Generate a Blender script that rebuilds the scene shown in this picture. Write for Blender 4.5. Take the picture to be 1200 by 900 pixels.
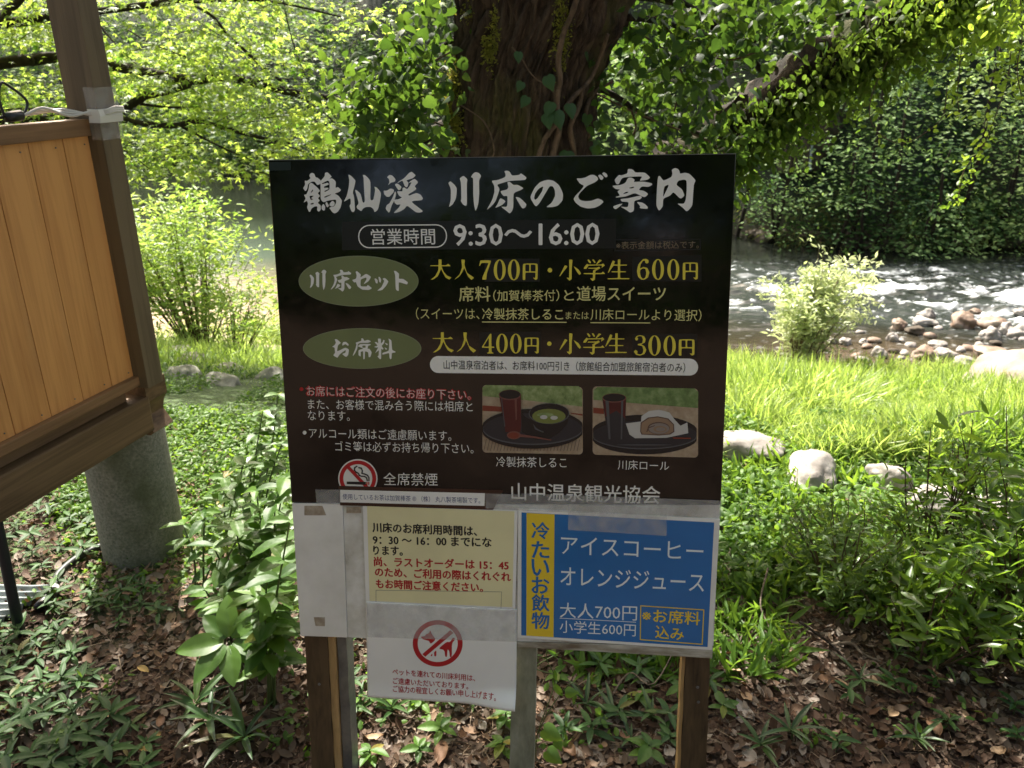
import bpy, bmesh, math, random
import numpy as np
from mathutils import Vector, Matrix, noise as mnoise
for o in list(bpy.data.objects): bpy.data.objects.remove(o, do_unlink=True)
SC = bpy.context.scene
COL = SC.collection
rnd = random.Random(7)
rng = np.random.default_rng(11)
PI = math.pi
# ------------------------------------------------------------------ camera
PITCH = math.radians(22.0); F = 940.0; CAMZ = 1.6
cam = bpy.data.cameras.new("camera"); co = bpy.data.objects.new("camera", cam); COL.objects.link(co)
co.location = (0, 0, CAMZ); co.rotation_euler = (PI/2 - PITCH, 0, 0)
cam.sensor_width = 36; cam.lens = 36*F/1200; cam.clip_start = .02; cam.clip_end = 600
cam.dof.use_dof = True; cam.dof.focus_distance = 1.56; cam.dof.aperture_fstop = 3.2
cam.dof.aperture_fstop = 9.0
SC.camera = co
# ------------------------------------------------------------------ light
SUNV = Vector((-.20, .60, .80)).normalized()
w = bpy.data.worlds.new("World"); SC.world = w; w.use_nodes = True
nt = w.node_tree; bg = nt.nodes["Background"]
sky = nt.nodes.new("ShaderNodeTexSky"); sky.sky_type = 'NISHITA'; sky.sun_disc = False
sky.sun_elevation = math.asin(SUNV.z); sky.sun_rotation = math.atan2(SUNV.x, SUNV.y)
sky.air_density = .55; sky.dust_density = 5.0; sky.ozone_density = 0.3
tint = nt.nodes.new("ShaderNodeMix"); tint.data_type = 'RGBA'; tint.blend_type = 'MULTIPLY'; tint.inputs[0].default_value = 1; tint.inputs[7].default_value = (1, .93, .80, 1)
nt.links.new(sky.outputs[0], tint.inputs[6]); nt.links.new(tint.outputs[2], bg.inputs[0]); bg.inputs[1].default_value = .15
sl = bpy.data.lights.new("sun", 'SUN'); so = bpy.data.objects.new("sun", sl); COL.objects.link(so)
sl.energy = 4.9; sl.angle = math.radians(.53); sl.color = (1, .96, .87)
so.rotation_euler = SUNV.to_track_quat('Z', 'Y').to_euler(); so.location = (0, 0, 20)
SC.view_settings.view_transform = 'Standard'; SC.view_settings.look = 'None'
SC.view_settings.exposure = 1.8; SC.view_settings.gamma = 1
SC.cycles.max_bounces = 8; SC.cycles.transparent_max_bounces = 12; SC.cycles.transmission_bounces = 6
SC.cycles.diffuse_bounces = 4; SC.cycles.glossy_bounces = 3

# ------------------------------------------------------------------ helpers: rays of the photograph -> points in the place
sp, cp = math.sin(PITCH), math.cos(PITCH)
def ray(px, py):
    a, b = px-600, 450-py
    return Vector((a, F*cp + b*sp, -F*sp + b*cp))
def at(px, py, Y):
    r = ray(px, py); return Vector((0, 0, CAMZ)) + r*(Y/r.y)
# ------------------------------------------------------------------ noise
def _h(ix, iy, s):
    n = (ix.astype(np.int64)*374761393 + iy.astype(np.int64)*668265263 + s*974634777) & 0xffffffff
    n = ((n ^ (n >> 13))*1274126177) & 0xffffffff
    return ((n ^ (n >> 16)) & 0xffff)/65535.0
def vnoise(x, y, s=0):
    x = np.asarray(x, float); y = np.asarray(y, float)
    ix, iy = np.floor(x), np.floor(y); fx, fy = x-ix, y-iy
    fx = fx*fx*(3-2*fx); fy = fy*fy*(3-2*fy)
    a, b, c, d = _h(ix, iy, s), _h(ix+1, iy, s), _h(ix, iy+1, s), _h(ix+1, iy+1, s)
    return (a+(b-a)*fx)*(1-fy) + (c+(d-c)*fx)*fy
def fbm(x, y, s=0, o=4):
    t = 0; a = .5; m = 0
    for i in range(o):
        t = t + a*vnoise(np.asarray(x)*2**i+i*17.3, np.asarray(y)*2**i-i*9.1, s+i); m += a; a *= .5
    return t/m
def sstep(a, b, x):
    t = np.clip((np.asarray(x, float)-a)/(b-a), 0, 1); return t*t*(3-2*t)
# ------------------------------------------------------------------ terrain
WZ = -1.6
def near_shore(x): return 9.05 - .13*np.clip(x, -6, 9) + .25*np.sin(np.asarray(x)*1.3) - .9*sstep(4.2, 6.5, x)
def far_shore(x):
    x = np.asarray(x, float)
    return np.where(x < 6.3, 14.9 + (6.3-x)*.70, 14.9 - (x-6.3)*.12) + .35*np.sin(x*.9) + .2*np.sin(x*2.3)
def height(x, y):
    x = np.asarray(x, float); y = np.asarray(y, float)
    ns, fs = near_shore(x), far_shore(x)
    g0 = 3.3 - .12*x
    t = np.clip((y-g0)/(ns-g0), 0, 1)
    z = -1.62*(t*t*(3-2*t)*.35 + t*.65)
    z = z + .05*(fbm(x*1.3, y*1.3, 3)-.5) + .018*(fbm(x*7, y*7, 5)-.5)*(y < 9)
    z = np.where(y > ns, np.minimum(z, -1.62 - .55*sstep(0, 2.2, y-ns)), z)
    d = y-fs
    rise_r = 5.3*sstep(-.2, 3.6, d)*(1-.0*x) + .35*np.clip(d-3, 0, 30)
    left = sstep(-3.0, -8.0, x + (y-24)*.05)
    rise_l = 6.0*sstep(-.2, 7.0, d)
    rise = rise_r*(1-left) + rise_l*left
    rough = (fbm(x*.8, y*.8, 9)-.5)*1.1*sstep(0, 1.5, d)
    bank = WZ-.35 + .5*sstep(-.5, .3, d)
    z = np.where(d > -.6, np.maximum(z, bank + np.maximum(rise, 0) + rough), z)
    # behind the camera the ground climbs gently
    z = z + .25*np.clip(-y-3.5, 0, 20)
    return z
def hz(x, y): return float(height(x, y))
def ground(px, py, z_off=0):
    r = ray(px, py).normalized(); c = Vector((0, 0, CAMZ)); t = 1.0
    while t < 60:
        p = c + r*t
        if p.z < hz(p.x, p.y)+z_off or (p.z < WZ and p.y > 7): return p
        t += .02 if t < 8 else .06
    return c + r*60
def water(px, py):
    r = ray(px, py); return Vector((0, 0, CAMZ)) + r*((WZ-CAMZ)/r.z)
# ------------------------------------------------------------------ object helpers
def tag(o, label=None, cat=None, group=None, kind=None):
    for k, v in (('label', label), ('category', cat), ('group', group), ('kind', kind)):
        if v: o[k] = v
    return o
def empty(name, loc, label=None, cat=None, group=None, rz=0):
    o = bpy.data.objects.new(name, None); COL.objects.link(o); o.location = loc; o.rotation_euler = (0, 0, rz)
    o.empty_display_size = .05
    return tag(o, label, cat, group)
def link(name, me, parent=None, mat=None, loc=None):
    o = bpy.data.objects.new(name, me); COL.objects.link(o)
    if mat is not None and not me.materials: me.materials.append(mat)
    if parent is not None:
        o.parent = parent
        if loc is None:                     # geometry was given in world space
            m = Matrix.Translation(parent.location) @ parent.rotation_euler.to_matrix().to_4x4()
            o.matrix_parent_inverse = m.inverted()
    if loc is not None: o.location = loc
    return o
def mesh_np(name, V, T, smooth=False):
    V = np.asarray(V, np.float32); T = np.asarray(T, np.int32); k = T.shape[1]
    me = bpy.data.meshes.new(name); me.vertices.add(len(V)); me.vertices.foreach_set('co', V.ravel())
    me.loops.add(T.size); me.loops.foreach_set('vertex_index', T.ravel())
    me.polygons.add(len(T)); me.polygons.foreach_set('loop_start', np.arange(0, T.size, k, dtype=np.int32))
    try: me.polygons.foreach_set('loop_total', np.full(len(T), k, np.int32))
    except Exception: pass
    me.update(calc_edges=True)
    if smooth: me.polygons.foreach_set('use_smooth', np.ones(len(T), bool))
    return me
def bm_mesh(bm, name, smooth=False):
    me = bpy.data.meshes.new(name); bmesh.ops.recalc_face_normals(bm, faces=bm.faces); bm.to_mesh(me); bm.free()
    if smooth:
        for p in me.polygons: p.use_smooth = True
    return me
def obox(bm, o, ax, ay, az, bev=0):
    """box with corner o and edge vectors ax ay az"""
    o, ax, ay, az = Vector(o), Vector(ax), Vector(ay), Vector(az)
    vs = [bm.verts.new(o + ax*i + ay*j + az*k) for i in (0, 1) for j in (0, 1) for k in (0, 1)]
    fs = [(0, 1, 3, 2), (4, 6, 7, 5), (0, 4, 5, 1), (2, 3, 7, 6), (0, 2, 6, 4), (1, 5, 7, 3)]
    new = [bm.faces.new([vs[i] for i in f]) for f in fs]
    if bev:
        es = {e for f in new for e in f.edges}
        bmesh.ops.bevel(bm, geom=list(es), offset=bev, segments=2, profile=.6, affect='EDGES')
def tube(bm, pts, rads, seg=8, cap=True, rough=0, seed=0):
    pts = [Vector(p) for p in pts]
    if not hasattr(rads, '__len__'): rads = [rads]*len(pts)
    rings = []; ref = Vector((0, 0, 1))
    for i, p in enumerate(pts):
        t = (pts[min(i+1, len(pts)-1)] - pts[max(i-1, 0)]).normalized()
        if abs(t.dot(ref)) > .98: ref = Vector((1, 0, 0)) if abs(t.x) < .9 else Vector((0, 1, 0))
        a = t.cross(ref).normalized(); b = a.cross(t).normalized(); ref = -b if False else ref
        ring = []
        for k in range(seg):
            an = 2*PI*k/seg; r = rads[i]
            d = a*math.cos(an) + b*math.sin(an)
            if rough: r *= 1 + rough*mnoise.noise(p*6/max(.05, rads[i]*10) + d*1.7 + Vector((seed, 0, 0)))
            ring.append(bm.verts.new(p + d*r))
        rings.append(ring)
    for i in range(len(rings)-1):
        for k in range(seg):
            bm.faces.new((rings[i][k], rings[i][(k+1) % seg], rings[i+1][(k+1) % seg], rings[i+1][k]))
    if cap: bm.faces.new(rings[0]); bm.faces.new(rings[-1][::-1])
def spline(pts, n=6):
    pts = [Vector(p) for p in pts]; P = [pts[0]*2-pts[1]] + pts + [pts[-1]*2-pts[-2]]; out = []
    for i in range(1, len(P)-2):
        for k in range(n):
            t = k/n; a, b, c, d = P[i-1], P[i], P[i+1], P[i+2]
            out.append(.5*((2*b) + (c-a)*t + (2*a-5*b+4*c-d)*t*t + (3*b-a-3*c+d)*t**3))
    out.append(pts[-1]); return out
def lerp_r(r0, r1, n): return [r0 + (r1-r0)*i/max(1, n-1) for i in range(n)]
# ------------------------------------------------------------------ materials
def newmat(name):
    m = bpy.data.materials.new(name); m.use_nodes = True
    return m, m.node_tree.nodes, m.node_tree.links, m.node_tree.nodes['Principled BSDF']
def ramp(N, stops):
    r = N.new('ShaderNodeValToRGB'); e = r.color_ramp.elements
    while len(e) < len(stops): e.new(.5)
    for el, (p, c) in zip(e, stops): el.position = p; el.color = (*c, 1)
    return r
def coord(N, L, obj=True, scale=(1, 1, 1)):
    t = N.new('ShaderNodeTexCoord'); m = N.new('ShaderNodeMapping'); m.inputs['Scale'].default_value = scale
    L.new(t.outputs['Object' if obj else 'Generated'], m.inputs[0]); return m
def mat_noise(name, stops, scale=5, detail=6, rough=.7, bump=.3, bscale=None, stretch=(1, 1, 1), spec=.4, dist=.02, metallic=0):
    m, N, L, P = newmat(name); c = coord(N, L, scale=stretch)
    n = N.new('ShaderNodeTexNoise'); n.inputs['Scale'].default_value = scale; n.inputs['Detail'].default_value = detail
    n.inputs['Roughness'].default_value = .62
    L.new(c.outputs[0], n.inputs[0]); r = ramp(N, stops); L.new(n.outputs[0], r.inputs[0]); L.new(r.outputs[0], P.inputs['Base Color'])
    P.inputs['Roughness'].default_value = rough; P.inputs['Specular IOR Level'].default_value = spec; P.inputs['Metallic'].default_value = metallic
    if bump:
        n2 = N.new('ShaderNodeTexNoise'); n2.inputs['Scale'].default_value = bscale or scale*4; n2.inputs['Detail'].default_value = 5
        L.new(c.outputs[0], n2.inputs[0]); b = N.new('ShaderNodeBump'); b.inputs['Strength'].default_value = bump; b.inputs['Distance'].default_value = dist
        L.new(n2.outputs[0], b.inputs['Height']); L.new(b.outputs[0], P.inputs['Normal'])
    return m
def mat_flat(name, col, rough=.5, spec=.4, metallic=0, dirt=.0):
    m, N, L, P = newmat(name)
    P.inputs['Roughness'].default_value = rough; P.inputs['Specular IOR Level'].default_value = spec; P.inputs['Metallic'].default_value = metallic
    c = coord(N, L); n = N.new('ShaderNodeTexNoise'); n.inputs['Scale'].default_value = 9; n.inputs['Detail'].default_value = 6
    L.new(c.outputs[0], n.inputs[0])
    lo = tuple(max(0, v*(1-dirt)) for v in col)
    r = ramp(N, [(.3, lo), (.62, col)]); L.new(n.outputs[0], r.inputs[0]); L.new(r.outputs[0], P.inputs['Base Color'])
    return m
def mat_leaf(name, c1, c2, t1, t2, trans=.45, rough=.45, spec=.4, vein=False):
    """leaf: reflecting colour c1..c2 and light coming through t1..t2, varying from leaf to leaf"""
    m, N, L, P = newmat(name); out = N['Material Output']
    g = N.new('ShaderNodeNewGeometry'); r = ramp(N, [(0, c1), (1, c2)]); r2 = ramp(N, [(0, t1), (1, t2)])
    nz = N.new('ShaderNodeTexNoise'); nz.inputs['Scale'].default_value = 1.1; nz.inputs['Detail'].default_value = 3; L.new(g.outputs['Position'], nz.inputs[0])
    a1 = N.new('ShaderNodeMath'); a1.operation = 'MULTIPLY_ADD'; a1.inputs[1].default_value = 2.2; a1.inputs[2].default_value = -.85; L.new(nz.outputs[0], a1.inputs[0])
    a2 = N.new('ShaderNodeMath'); a2.operation = 'MULTIPLY_ADD'; a2.inputs[1].default_value = .75; L.new(g.outputs['Random Per Island'], a2.inputs[0]); L.new(a1.outputs[0], a2.inputs[2])
    L.new(a2.outputs[0], r.inputs[0]); L.new(a2.outputs[0], r2.inputs[0])
    L.new(r.outputs[0], P.inputs['Base Color'])
    P.inputs['Roughness'].default_value = rough; P.inputs['Specular IOR Level'].default_value = spec
    tr = N.new('ShaderNodeBsdfTranslucent'); L.new(r2.outputs[0], tr.inputs[0])
    mx = N.new('ShaderNodeMixShader'); mx.inputs[0].default_value = trans
    L.new(P.outputs[0], mx.inputs[1]); L.new(tr.outputs[0], mx.inputs[2]); L.new(mx.outputs[0], out.inputs[0])
    return m
def mat_wood(name, dark, light, along=2, ring=18, rough=.6, spec=.3, bump=.25, knots=False):
    """grain runs along object axis 'along'"""
    m, N, L, P = newmat(name); st = [9.0, 9.0, 9.0]; st[along] = .7
    c = coord(N, L, scale=st)
    n = N.new('ShaderNodeTexNoise'); n.inputs['Scale'].default_value = 2.2; n.inputs['Detail'].default_value = 8; n.inputs['Distortion'].default_value = 1.2
    L.new(c.outputs[0], n.inputs[0])
    c2 = coord(N, L, scale=tuple(s*(6 if s > 1 else 1.6) for s in st)); n2 = N.new('ShaderNodeTexNoise'); n2.inputs['Scale'].default_value = 3; n2.inputs['Detail'].default_value = 5
    L.new(c2.outputs[0], n2.inputs[0])
    ad = N.new('ShaderNodeMath'); ad.operation = 'MULTIPLY_ADD'; ad.inputs[1].default_value = .45; L.new(n2.outputs[0], ad.inputs[0]); L.new(n.outputs[0], ad.inputs[2])
    oi = N.new('ShaderNodeObjectInfo'); a2 = N.new('ShaderNodeMath'); a2.operation = 'MULTIPLY_ADD'; a2.inputs[1].default_value = .16; L.new(oi.outputs['Random'], a2.inputs[0]); L.new(ad.outputs[0], a2.inputs[2])
    r = ramp(N, [(.48, dark), (.66, tuple((a+b)/2 for a, b in zip(dark, light))), (.9, light)]); L.new(a2.outputs[0], r.inputs[0])
    co_ = r.outputs[0]
    if knots:                      # sparse dark knots and grey water stains
        ck = coord(N, L, scale=(7, 7, 2.6)); v = N.new('ShaderNodeTexVoronoi'); v.inputs['Scale'].default_value = 1.0; L.new(ck.outputs[0], v.inputs[0])
        kr = ramp(N, [(.03, (1, 1, 1)), (.10, (0, 0, 0))]); L.new(v.outputs['Distance'], kr.inputs[0])
        mk = N.new('ShaderNodeMix'); mk.data_type = 'RGBA'; L.new(kr.outputs[0], mk.inputs[0]); L.new(co_, mk.inputs[6]); mk.inputs[7].default_value = (.10, .045, .018, 1)
        cs = coord(N, L, scale=(2.5, 2.5, .9)); ns = N.new('ShaderNodeTexNoise'); ns.inputs['Scale'].default_value = 2; ns.inputs['Detail'].default_value = 6; L.new(cs.outputs[0], ns.inputs[0])
        sr = ramp(N, [(.50, (0, 0, 0)), (.72, (.55, .55, .55))]); L.new(ns.outputs[0], sr.inputs[0]); ms_ = N.new('ShaderNodeMix'); ms_.data_type = 'RGBA'; L.new(sr.outputs[0], ms_.inputs[0]); L.new(mk.outputs[2], ms_.inputs[6]); ms_.inputs[7].default_value = (.20, .13, .08, 1); co_ = ms_.outputs[2]
    L.new(co_, P.inputs['Base Color']); P.inputs['Roughness'].default_value = rough; P.inputs['Specular IOR Level'].default_value = spec
    b = N.new('ShaderNodeBump'); b.inputs['Strength'].default_value = bump; b.inputs['Distance'].default_value = .002
    L.new(n2.outputs[0], b.inputs['Height']); L.new(b.outputs[0], P.inputs['Normal'])
    return m
# ------------------------------------------------------------------ leaf shapes (length along +x from 0 to 1, normal +z)
def tmpl_lance(w=.3, fold=.06, droop=.12, n=4):
    V = []; T = []
    for i in range(n+1):
        t = i/n; hw = w*.5*math.sin(PI*min(1, t*1.02)**.85) if 0 < i < n else 0
        z = -droop*t*t
        if hw == 0: V.append((t, 0, z))
        else: V += [(t, hw, z+fold), (t, 0, z), (t, -hw, z+fold)]
    # indices
    idx = [[0]]; k = 1
    for i in range(1, n): idx.append([k, k+1, k+2]); k += 3
    idx.append([k])
    a = idx[1]; T += [(0, a[1], a[0]), (0, a[2], a[1])]
    for i in range(1, n-1):
        a, b = idx[i], idx[i+1]
        T += [(a[0], a[1], b[1]), (a[0], b[1], b[0]), (a[1], a[2], b[2]), (a[1], b[2], b[1])]
    a = idx[n-1]; e = idx[n][0]; T += [(a[0], a[1], e), (a[1], a[2], e)]
    return np.array(V), np.array(T)
def tmpl_outline(pts, cx=.45, bend=.1):
    V = [(cx, 0, .0)] + [(x, y, -bend*(abs(y)*1.2 + (x-cx)**2)) for x, y in pts]; n = len(pts)
    return np.array(V), np.array([(0, 1+i, 1+(i+1) % n) for i in range(n)])
HEART = tmpl_outline([(0.03, 0), (-.04, .18), (.08, .36), (.3, .4), (.55, .3), (.8, .13), (1, 0), (.8, -.13), (.55, -.3), (.3, -.4), (.08, -.36), (-.04, -.18)], bend=.35)
OVAL = tmpl_outline([(0, 0), (.2, .2), (.5, .27), (.8, .17), (1, 0), (.8, -.17), (.5, -.27), (.2, -.2)], bend=.3)
def _star(l=5):
    pts = [(0, 0)]; angs = [-2.0, -1.0, 0, 1.0, 2.0]; ln = [.5, .82, 1, .82, .5]
    for i, (a, r) in enumerate(zip(angs, ln)):
        pts.append((.15+r*.85*math.cos(a), r*.85*math.sin(a)))
        if i < 4: am = (a+angs[i+1])/2; pts.append((.15+.26*math.cos(am), .26*math.sin(am)))
    return pts
MAPLE = tmpl_outline(_star(), cx=.15, bend=.25)
RHOMB = (np.array([(0, 0, 0), (.5, .24, .05), (1, 0, -.04), (.5, -.24, .05)]), np.array([(0, 2, 1), (0, 3, 2)]))
LANCE = tmpl_lance(.3)
SASA = tmpl_lance(.17, .03, .35, 4)
DEAD = (np.array([(0, 0, 0), (.3, .25, .08), (.75, .2, .02), (1, 0, .12), (.7, -.22, .1), (.28, -.22, .03), (.5, 0, -.05)]),
        np.array([(0, 6, 1), (1, 6, 2), (2, 6, 3), (3, 6, 4), (4, 6, 5), (5, 6, 0)]))
def norm(a): return a/np.maximum(1e-9, np.linalg.norm(a, axis=-1, keepdims=True))
def leaves_np(tmpl, pos, axis, nrm, size):
    V, T = tmpl; pos = np.asarray(pos, float); N_ = len(pos)
    a = norm(np.asarray(axis, float)); n = np.asarray(nrm, float); n = norm(n - a*np.sum(a*n, -1, keepdims=True)); b = np.cross(n, a)
    s = np.broadcast_to(np.asarray(size, float), (N_,))[:, None, None]
    W = pos[:, None, :] + s*(V[None, :, 0:1]*a[:, None, :] + V[None, :, 1:2]*b[:, None, :] + V[None, :, 2:3]*n[:, None, :])
    TT = T[None] + (np.arange(N_)*len(V))[:, None, None]
    return W.reshape(-1, 3), TT.reshape(-1, 3)
def rdir(n, up=0.0, flat=1.0):
    v = rng.normal(size=(n, 3)); v[:, 2] *= flat; v = norm(v); v[:, 2] += up; return norm(v)
def join_np(parts):
    Vs, Ts, k = [], [], 0
    for V, T in parts: Vs.append(V); Ts.append(T+k); k += len(V)
    return np.concatenate(Vs), np.concatenate(Ts)
def cloud(name, tmpl, pos, size, mat, parent=None, up=.0, flat=.5, axis_up=-.15, nup=.8, smooth=False):
    n = len(pos); V, T = leaves_np(tmpl, pos, rdir(n, axis_up, flat), rdir(n, nup), size)
    return link(name, mesh_np(name, V, T), parent, mat)
# ================================================================== the information board
from mathutils.geometry import tessellate_polygon
SO = Vector((-.0335, 1.5809, 1.4276)); SU = Vector((.9931, -.1141, .0275)).normalized()
SVV = Vector((.0073, -.1743, -.9847)); SVV = (SVV - SU*SVV.dot(SU)).normalized(); SN = SU.cross(SVV).normalized()   # SN points away from the viewer
if SN.y < 0: SN = -SN
def S(px, py):
    r = ray(px, py); c = Vector((0, 0, CAMZ)); k = (SO-c).dot(SN)/r.dot(SN); p = c + r*k - SO
    return p.dot(SU), p.dot(SVV)
def W(s, t, off=0): return SO + SU*s + SVV*t - SN*off
def spoly(bm, loops, off, mi=0, defo=None):
    """flat print: loops of photo pixels (outer, then holes) laid on the sign plane"""
    uv = [[Vector((*S(*p), 0)) for p in lp] for lp in loops]; flat = [p for lp in uv for p in lp]
    vs = [bm.verts.new(W(p.x, p.y, off + (defo(p.x, p.y) if defo else 0))) for p in flat]
    for tri in tessellate_polygon(uv):
        try: f = bm.faces.new([vs[i] for i in tri]); f.material_index = mi
        except ValueError: pass
def chaikin(p, k=.18):
    out = []
    for i in range(len(p)):
        a, b = p[i], p[(i+1) % len(p)]
        out.append((a[0]+(b[0]-a[0])*k, a[1]+(b[1]-a[1])*k)); out.append((b[0]+(a[0]-b[0])*k, b[1]+(a[1]-b[1])*k))
    return out
def slab(name, quad, front, back, mat, parent=None, bev=.0008, loc=None):
    """a plate: photo-pixel quad TL TR BR BL on the sign plane, from offset back to front"""
    bm = bmesh.new(); c = [S(*p) for p in quad]
    f = [bm.verts.new(W(*q, front)) for q in c]; b = [bm.verts.new(W(*q, back)) for q in c]
    bm.faces.new(f); bm.faces.new(b[::-1])
    for i in range(4): j = (i+1) % 4; bm.faces.new((f[i], b[i], b[j], f[j]))
    if bev: bmesh.ops.bevel(bm, geom=list(bm.edges), offset=bev, segments=1, affect='EDGES')
    return link(name, bm_mesh(bm, name), parent, mat)
def rounded(x0, y0, x1, y1, r, n=6, skew=(0, 0)):
    """rounded rectangle in photo pixels; skew = rise of the right end at top and bottom"""
    out = []
    for cx, cy, a0 in ((x1-r, y0+r, -90), (x1-r, y1-r, 0), (x0+r, y1-r, 90), (x0+r, y0+r, 180)):
        for k in range(n+1):
            a = math.radians(a0+90*k/n); out.append((cx+r*math.cos(a), cy+r*math.sin(a)))
    return [(x, y+(skew[0] + (skew[1]-skew[0])*(y-y0)/(y1-y0))*(x-x0)/(x1-x0)) for x, y in out]
def ell(cx, cy, rx, ry, n=48, a0=0, a1=360): return [(cx+rx*math.cos(math.radians(a0+(a1-a0)*k/n)), cy+ry*math.sin(math.radians(a0+(a1-a0)*k/n))) for k in range(n)]
def T(text, xL, yL, xR, yR, h, mat, parent, off, bold=0.0, name='lettering', defo=None, res=2):
    fat = bold if bold > .007 else 0; bold = 0 if fat else bold
    cu = bpy.data.curves.new('t', 'FONT'); cu.body = text; cu.offset = bold; cu.resolution_u = res; cu.fill_mode = 'FRONT'
    o = bpy.data.objects.new('t', cu); COL.objects.link(o); dg = bpy.context.evaluated_depsgraph_get()
    me = bpy.data.meshes.new_from_object(o.evaluated_get(dg)); bpy.data.objects.remove(o); bpy.data.curves.remove(cu)
    me.name = name; me.materials.clear(); n = len(me.vertices); V = np.zeros(n*3); me.vertices.foreach_get('co', V); V = V.reshape(-1, 3)
    mn, mx = V.min(0), V.max(0); sL, tL = S(xL, yL); sR, tR = S(xR, yR)
    ht = abs(S((xL+xR)/2, (yL+yR)/2+h/2)[1] - S((xL+xR)/2, (yL+yR)/2-h/2)[1])
    for i in range(n):
        a = (V[i, 0]-mn[0])/(mx[0]-mn[0]); b = (V[i, 1]-mn[1])/max(1e-6, mx[1]-mn[1]) - .5
        s = sL+(sR-sL)*a; t = tL+(tR-tL)*a - b*ht
        V[i] = W(s, t, off + (defo(s, t) if defo else 0))
    me.vertices.foreach_set('co', V.ravel()); me.update()
    if fat:                                  # bolder weight: the same outline laid down again slightly to each side
        em = ht*1.05; bm = bmesh.new()
        for k, (dx, dy) in enumerate(((-1, 0), (1, 0), (0, -.8), (0, .8))):
            m2 = me.copy(); m2.transform(Matrix.Translation(SU*dx*fat*em*1.2 + SVV*dy*fat*em*1.2 - SN*.00002*(k+1))); bm.from_mesh(m2); bpy.data.meshes.remove(m2)
        bm.to_mesh(me); bm.free()
    return link(name, me, parent, mat)

def mat_gloss_black():
    m, N, L, P = newmat('black_gloss_sheet'); c = coord(N, L)
    n = N.new('ShaderNodeTexNoise'); n.inputs['Scale'].default_value = 3.2; n.inputs['Detail'].default_value = 6; L.new(c.outputs[0], n.inputs[0])
    r = ramp(N, [(.35, (.0025, .002, .002)), (.75, (.006, .005, .005))]); L.new(n.outputs[0], r.inputs[0]); L.new(r.outputs[0], P.inputs['Base Color'])
    n2 = N.new('ShaderNodeTexNoise'); n2.inputs['Scale'].default_value = 60; n2.inputs['Detail'].default_value = 6; L.new(c.outputs[0], n2.inputs[0])
    rr = ramp(N, [(.3, (.06, .06, .06)), (.75, (.15, .15, .15))]); L.new(n2.outputs[0], rr.inputs[0]); L.new(rr.outputs[0], P.inputs['Roughness'])
    n3 = N.new('ShaderNodeTexNoise'); n3.inputs['Scale'].default_value = 7; L.new(c.outputs[0], n3.inputs[0])
    b = N.new('ShaderNodeBump'); b.inputs['Strength'].default_value = .25; b.inputs['Distance'].default_value = .004; L.new(n3.outputs[0], b.inputs['Height']); L.new(b.outputs[0], P.inputs['Normal'])
    P.inputs['Specular IOR Level'].default_value = .45
    return m
M_black = mat_gloss_black()
M_white = mat_flat('white_vinyl', (.80, .79, .76), .45, dirt=.12)
M_yellow = mat_flat('yellow_vinyl', (.72, .60, .07), .4, dirt=.1)
M_cream = mat_flat('pale_yellow_vinyl', (.62, .58, .24), .4, dirt=.15)
M_tan = mat_flat('faded_tan_print', (.20, .15, .10), .4, dirt=.2)
M_olive = mat_flat('olive_print', (.165, .195, .085), .35, dirt=.12)
M_oliveedge = mat_flat('pale_olive_edge', (.23, .26, .15), .4)
M_red = mat_flat('red_print', (.42, .012, .018), .4)
M_ink = mat_flat('black_ink', (.010, .010, .012), .4)
M_navy = mat_flat('navy_ink', (.03, .05, .17), .4)
M_blue = mat_flat('blue_print', (.012, .15, .44), .16, spec=.5, dirt=.12)
M_bluet = mat_flat('white_on_blue', (.72, .80, .84), .2)
M_gold = mat_flat('golden_print', (.80, .58, .04), .25, dirt=.05)
M_paper = mat_flat('white_laminate', (.82, .82, .81), .22, spec=.5, dirt=.07)
M_yellowpaper = mat_flat('pale_yellow_paper', (.78, .73, .44), .3, spec=.4, dirt=.09)
M_whiteboard = mat_noise('white_painted_board', [(.2, (.30, .28, .23)), (.34, (.68, .67, .64)), (.6, (.82, .81, .79))], scale=6, rough=.45, bump=.12, bscale=40, dist=.002)
M_dirtywhite = mat_noise('stained_white_board', [(.28, (.26, .22, .17)), (.42, (.56, .54, .49)), (.65, (.76, .75, .72))], scale=14, rough=.6, bump=.3, bscale=60, dist=.002)
M_glue = mat_noise('old_tape', [(.3, (.26, .20, .14)), (.65, (.45, .39, .31))], scale=60, rough=.5, bump=.2, dist=.001)
M_postwood = mat_wood('weathered_post_wood', (.018, .011, .006), (.10, .065, .033))
M_lightwood = mat_wood('fresh_split_wood', (.16, .09, .035), (.42, .27, .12))
M_greypost = mat_noise('lichen_grey_post', [(.3, (.13, .13, .09)), (.55, (.25, .25, .18)), (.75, (.36, .35, .29))], scale=25, rough=.85, bump=.4, bscale=120, dist=.003, stretch=(1, 1, .4))
M_steel = mat_noise('dull_steel', [(.3, (.10, .10, .10)), (.7, (.20, .20, .19))], scale=20, rough=.45, bump=.1, metallic=.4)
M_batten = mat_noise('peeling_batten', [(.35, (.16, .12, .08)), (.5, (.33, .30, .24)), (.65, (.52, .49, .43))], scale=18, rough=.75, bump=.4, bscale=70, stretch=(.5, .5, 2.5), dist=.002)
M_brownsheet = mat_flat('brown_sheet', (.055, .022, .014), .35, dirt=.3)
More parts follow.
